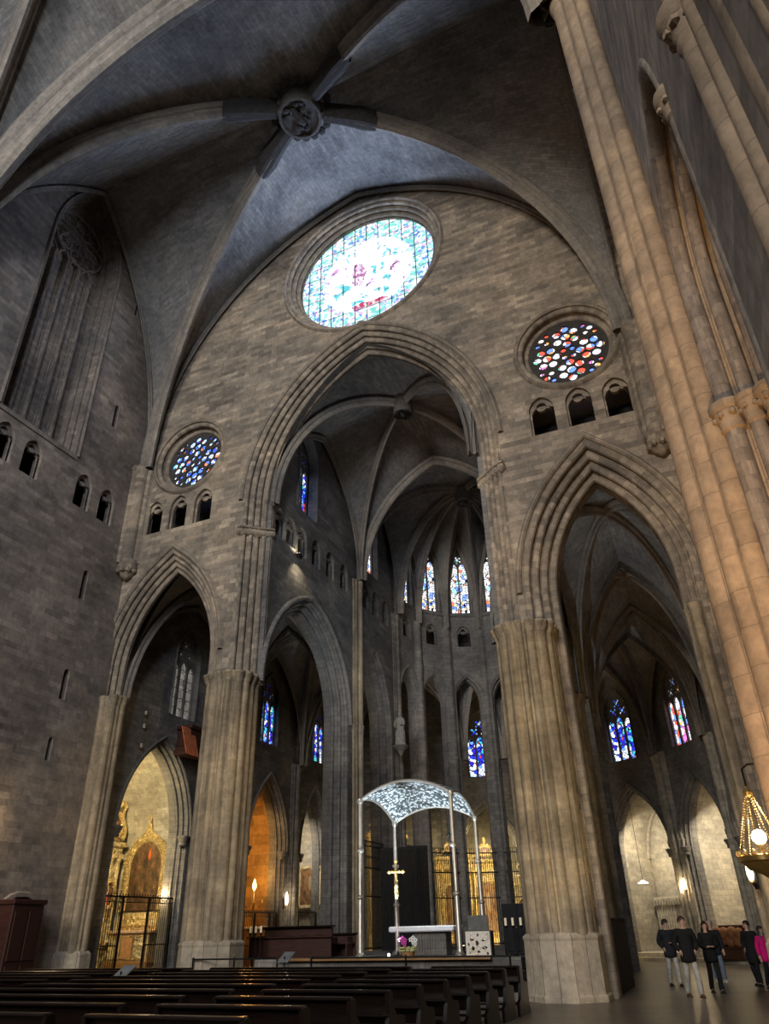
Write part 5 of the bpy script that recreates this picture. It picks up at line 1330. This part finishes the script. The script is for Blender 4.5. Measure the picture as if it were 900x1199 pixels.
def person(loc, rz, H_, label, jacket, trousers, hair, shoes, step=.18, arms=('down', 'down'), head=0.0, long_hair=False, female=False, coat=False, lean=0.0):
    t = thing('person', label, 'person', loc, rz, None); k = H_/1.76
    S = lambda *c: [(x*k, y*k, z*k, a*k, b*k) for x, y, z, a, b in c]
    sw = .165 if female else .185; hipw = .09
    cx, sx = cos(head), sin(head)
    nk = (0, -.01, 1.47, .058, .058)
    spine = [(0, 0, .94, .135, .10), (0, .005, 1.10, .12, .09), (0, .01, 1.28, .145, .10), (0, 0, 1.40, .13, .085), nk, (0, -.015, 1.53, .052, .055)]
    hd = [(0, -.015, 1.53, .052, .055), (0, -.02, 1.585, .066, .076), (0, -.015, 1.65, .078, .094), (0, -.008, 1.71, .070, .086), (0, -.005, 1.75, .035, .045)]
    chains = [S(*spine), S(*hd)]; jk = []; tr = []; sh = []
    legs = {}
    for s_ in (-1, 1):
        f = s_*step; hip = (s_*hipw, 0, .90); kn = (s_*hipw*1.05, -.03-f*.55-.03, .49); an = (s_*hipw*1.05, -f+ (.04 if f < 0 else 0), .085); to = (an[0]*1.1, an[1]-.15, .035)
        legs[s_] = (hip, kn, an, to)
        chains.append(S((0, 0, .94, .135, .10), (*hip, .085, .09), (*kn, .056, .06), (*an, .038, .042), (*to, .038, .026)))
        tr.append(S((0, 0, .93, .125, .09), (*hip, .082, .085), (*kn, .078, .08), (an[0], an[1], .14, .068, .07), (an[0], an[1]-.01, .055, .068, .072)))
        sh.append((an, to))
    for s_, pose in zip((-1, 1), arms):
        shd = (s_*sw, .0, 1.405)
        if pose == 'down': el = (s_*(sw+.065), .03, 1.13); wr = (s_*(sw+.07), -.05, .90); d = (0, -.15, -1)
        elif pose == 'pocket': el = (s_*(sw+.10), .06, 1.14); wr = (s_*(sw-.01), -.07, .98); d = (-s_*.4, -.1, -1)
        else: el = (s_*(sw+.06), .0, 1.13); wr = (s_*.07, -.20, 1.12); d = (-s_*.7, -.6, .1)
        d = Vector(d).normalized(); W_ = Vector(wr); up = Vector((s_*1.0, 0, 0)) if abs(d.z) > .7 else Vector((0, 0, 1)); pal = W_+d*.085; q = d.cross(Vector((0, -1, 0)) if abs(d.z) > .7 else Vector((0, 0, 1))).normalized()
        arm = [(0, 0, 1.40, .13, .085), (*shd, .062, .062), (*el, .044, .046), (*wr, .027, .03), (*(W_+d*.045), .036, .022), (*pal, .038, .02)]
        chains.append(S(*arm))
        for i in range(4):
            b_ = pal+q*(.027-.018*i); l = (.075, .085, .08, .06)[i]; cur = Vector((0, -.35, 0)) if abs(d.z) > .7 else Vector((0, 0, -.5))
            b1 = b_+d*l*.5; b2 = b1+(d+cur).normalized()*l*.5
            chains.append(S((*pal, .038, .02), (*b_, .0095, .0095), (*b1, .009, .009), (*b2, .0075, .0075)))
        th0 = W_+d*.035+q*.03; th1 = th0+(d*.6+q).normalized()*.035; th2 = th1+(d+q*.3).normalized()*.03
        chains.append(S((*(W_+d*.045), .036, .022), (*th0, .012, .012), (*th1, .0105, .0105), (*th2, .008, .008)))
        jk.append(S((0, 0, 1.40, .17, .125), (*shd, .095, .095), (*el, .080, .084), (wr[0]*.985+el[0]*.015, wr[1], wr[2]+.015*(el[2]-wr[2]), .060, .060)))
    body = skinned('body', chains, SKIN, t, 1)
    z0 = .60 if coat else .75
    jk.insert(0, S((0, -.01, z0-.03, .20, .185), (0, -.01, z0+.03, .215, .20), (0, -.01, .94, .215, .19), (0, .005, 1.12, .195, .155), (0, .01, 1.28, .20, .15), (0, 0, 1.40, .17, .125), (0, -.005, 1.475, .085, .08)))
    skinned('jacket', jk, jacket, t, 1); skinned('trousers', tr, trousers, t, 1)
    for an, to in sh: m = M(); a = Vector(an)*k; b = Vector(to)*k; m.ball(((a.x+b.x)/2, (a.y+b.y)/2-.01*k, .045*k), .05*k, 10, .95, 2.5, .9); m.box(a.x-.045*k, a.x+.045*k, b.y-.035*k, a.y+.06*k, 0, .025*k); m.build('shoe', shoes, t, True)
    hp = bpy.data.objects.new('head_features', None)
    m = M(); R_ = Matrix.Rotation(head, 3, 'Z')
    def hpnt(x, y, z): v = R_ @ Vector((x, y, z-1.62)); return Vector((v.x*k, (v.y-.012)*k, (v.z+1.62)*k))
    f = M(); f.ball(hpnt(0, -.10, 1.625), .020*k, 8, .75, 1, 1.5); f.ball(hpnt(0, -.092, 1.645), .013*k, 6, .8, 1, 2.0)
    for s_ in (-1, 1): f.ball(hpnt(s_*.082, .0, 1.63), .024*k, 8, .5, .8, 1.4)
    f.ball(hpnt(0, -.088, 1.575), .022*k, 8, 1.1, .7, .7); f.build('nose_and_ears', SKIN, t, True)
    f = M()
    for s_ in (-1, 1): f.ball(hpnt(s_*.033, -.088, 1.652), .011*k, 6)
    f.build('eyes', plain('dark_eyes', (.03, .02, .02), .3), t, True)
    f = M(); f.ball(hpnt(0, -.094, 1.595), .016*k, 6, 1.5, .5, .35); f.build('mouth', plain('lips', (.38, .15, .13), .5), t, True)
    h = M(); rows = []
    for i in range(9):
        th = pi/2*i/8*1.28; row = []
        for j in range(20):
            ph = 2*pi*j/20; front = max(0, -sin(ph)); tt = th*(1-.42*front); r = 1.0+.05*sin(j*3.1+i)
            row.append(hpnt(.090*r*sin(tt)*cos(ph), .008+.108*r*sin(tt)*sin(ph), 1.655+.112*r*cos(tt)))
        rows.append(row)
    h.grid(rows[::-1], closed=True)
    if long_hair:
        rows = []
        for i in range(8):
            z = 1.66-.05*i; rows.append([hpnt((.088+.012*min(i, 4))*cos(a), .015+(.085+.006*min(i, 4))*sin(a), z) for a in [radians(-35)+radians(250)*j/14 for j in range(15)]])
        h.grid(rows)
        rows = [[p+ (R_ @ Vector((0, -.03*k, 0))) if False else p*1 for p in r] for r in rows]
    h.build('hair', hair, t, True)
    return t
def cloth(nm, c): return plain(nm, c, .85, 0, .2, 12, .2)
NAVY = cloth('dark_jacket', (.018, .019, .024)); BLK = cloth('black_wool', (.012, .012, .013)); GREY = cloth('light_grey_denim', (.40, .38, .34)); BLUE = cloth('blue_denim', (.12, .16, .22)); PINK = cloth('magenta_jacket', (.55, .01, .16))
DH = plain('dark_hair', (.02, .014, .01), .5); LH = plain('grey_pink_hair', (.45, .30, .27), .6); BH = plain('brown_hair', (.05, .025, .015), .5); DSH = plain('dark_shoes', (.02, .018, .015), .5); WSH = plain('pale_shoes', (.55, .52, .48), .6); TSH = plain('tan_shoes', (.10, .06, .03), .5)
person((7.87, 5.36, 0), .35, 1.75, 'man in a dark jacket and grey jeans looking sideways, walking beside the great pier', NAVY, GREY, DH, DSH, .16, ('pocket', 'front'), .9)
person((8.62, 1.42, 0), .35, 1.79, 'man in a black top and light grey trousers, foremost of the walkers', BLK, GREY, BH, TSH, .2, ('pocket', 'pocket'), .55)
person((9.10, 2.83, 0), .30, 1.66, 'woman with long dark hair all in black, holding her hands together in front', BLK, BLK, DH, DSH, .12, ('front', 'front'), .15, True, True)
person((9.08, 7.33, 0), .2, 1.70, 'pale-haired person in blue jeans and light shoes, mostly hidden behind the woman in black', NAVY, BLUE, LH, WSH, .2, ('down', 'down'), .2)
person((10.17, 5.46, 0), -.6, 1.66, 'person in a long black coat standing at the right edge', BLK, BLK, DH, DSH, .06, ('pocket', 'down'), -.5, False, False, True)
person((10.50, 4.45, 0), .5, 1.52, 'woman in a bright magenta jacket and black trousers, cut by the right edge', PINK, BLK, DH, DSH, .1, ('down', 'front'), .6, True, True)
# fill from uplights on the piers: small floor lamps, the hidden one behind the altar added
def uplight(loc, target, e, label, col=WARM, spot=75):
    t = thing('floor_uplight', label, 'lamp', loc, 0, 'floor uplights of the nave')
    m = M(); m.bbox(-.11, .11, -.11, .11, 0, .05, .01); m.build('base', IRON, t)
    m = M(); m.tube([(0, 0, .05), (0, 0, .2)], [.06, .09], 12); m.build('housing', IRON, t, True)
    m = M(); m.lathe([(.0, .205), (.08, .205), (.08, .215), (0, .22)], (0, 0, 0), 12); m.build('lens', glow('uplight_lens', (1, .85, .6), 4), t)
    lamp('SPOT', 'uplight_light', (loc[0], loc[1], loc[2]+.3), e, col, .12, target, spot)
uplight((10.2, -18.0, 0), (11.2, -12.2, 5.5), 2300, 'floor uplight by the right wall beside the photographer', (1, .57, .22), 60)
uplight((1.3, 5.2, PLAT), (2.2, 17.5, 8), 260, 'added hidden floor uplight behind the altar, turned to the apse piers')
def added_spot_can(loc, target, e, label, col=WARM, spot=40):  # unseen fittings added to throw warm light on the choir piers
    t = thing('spot_fitting', label, 'spotlight', loc, atan2(target[1]-loc[1], target[0]-loc[0]), 'added spot fittings on the nave piers')
    m = M(); m.tube([(-.12, 0, 0), (.08, 0, .03)], .07, 12); m.build('can', IRON, t, True)
    m = M(); m.tube([(-.1, 0, 0), (-.1, 0, -.15), (-.25, 0, -.15)], .02, 6); m.build('arm', IRON, t)
    d = (Vector(target)-Vector(loc)).normalized(); p = Vector(loc)+d*.22
    lamp('SPOT', 'added_spot_light', tuple(p), e, col, .1, target, spot)
added_spot_can((10.88, -13.0, 2.0), (5.6, -.4, 5.6), 2600, 'unseen spot fitting added on the right nave pier, aimed at the great pier', (1, .70, .30), 34)
added_spot_can((10.88, -13.0, 1.5), (-5.4, -.4, 5.2), 3200, 'lower unseen spot fitting added on the right nave pier, aimed at the far pier', (1, .74, .40), 24)
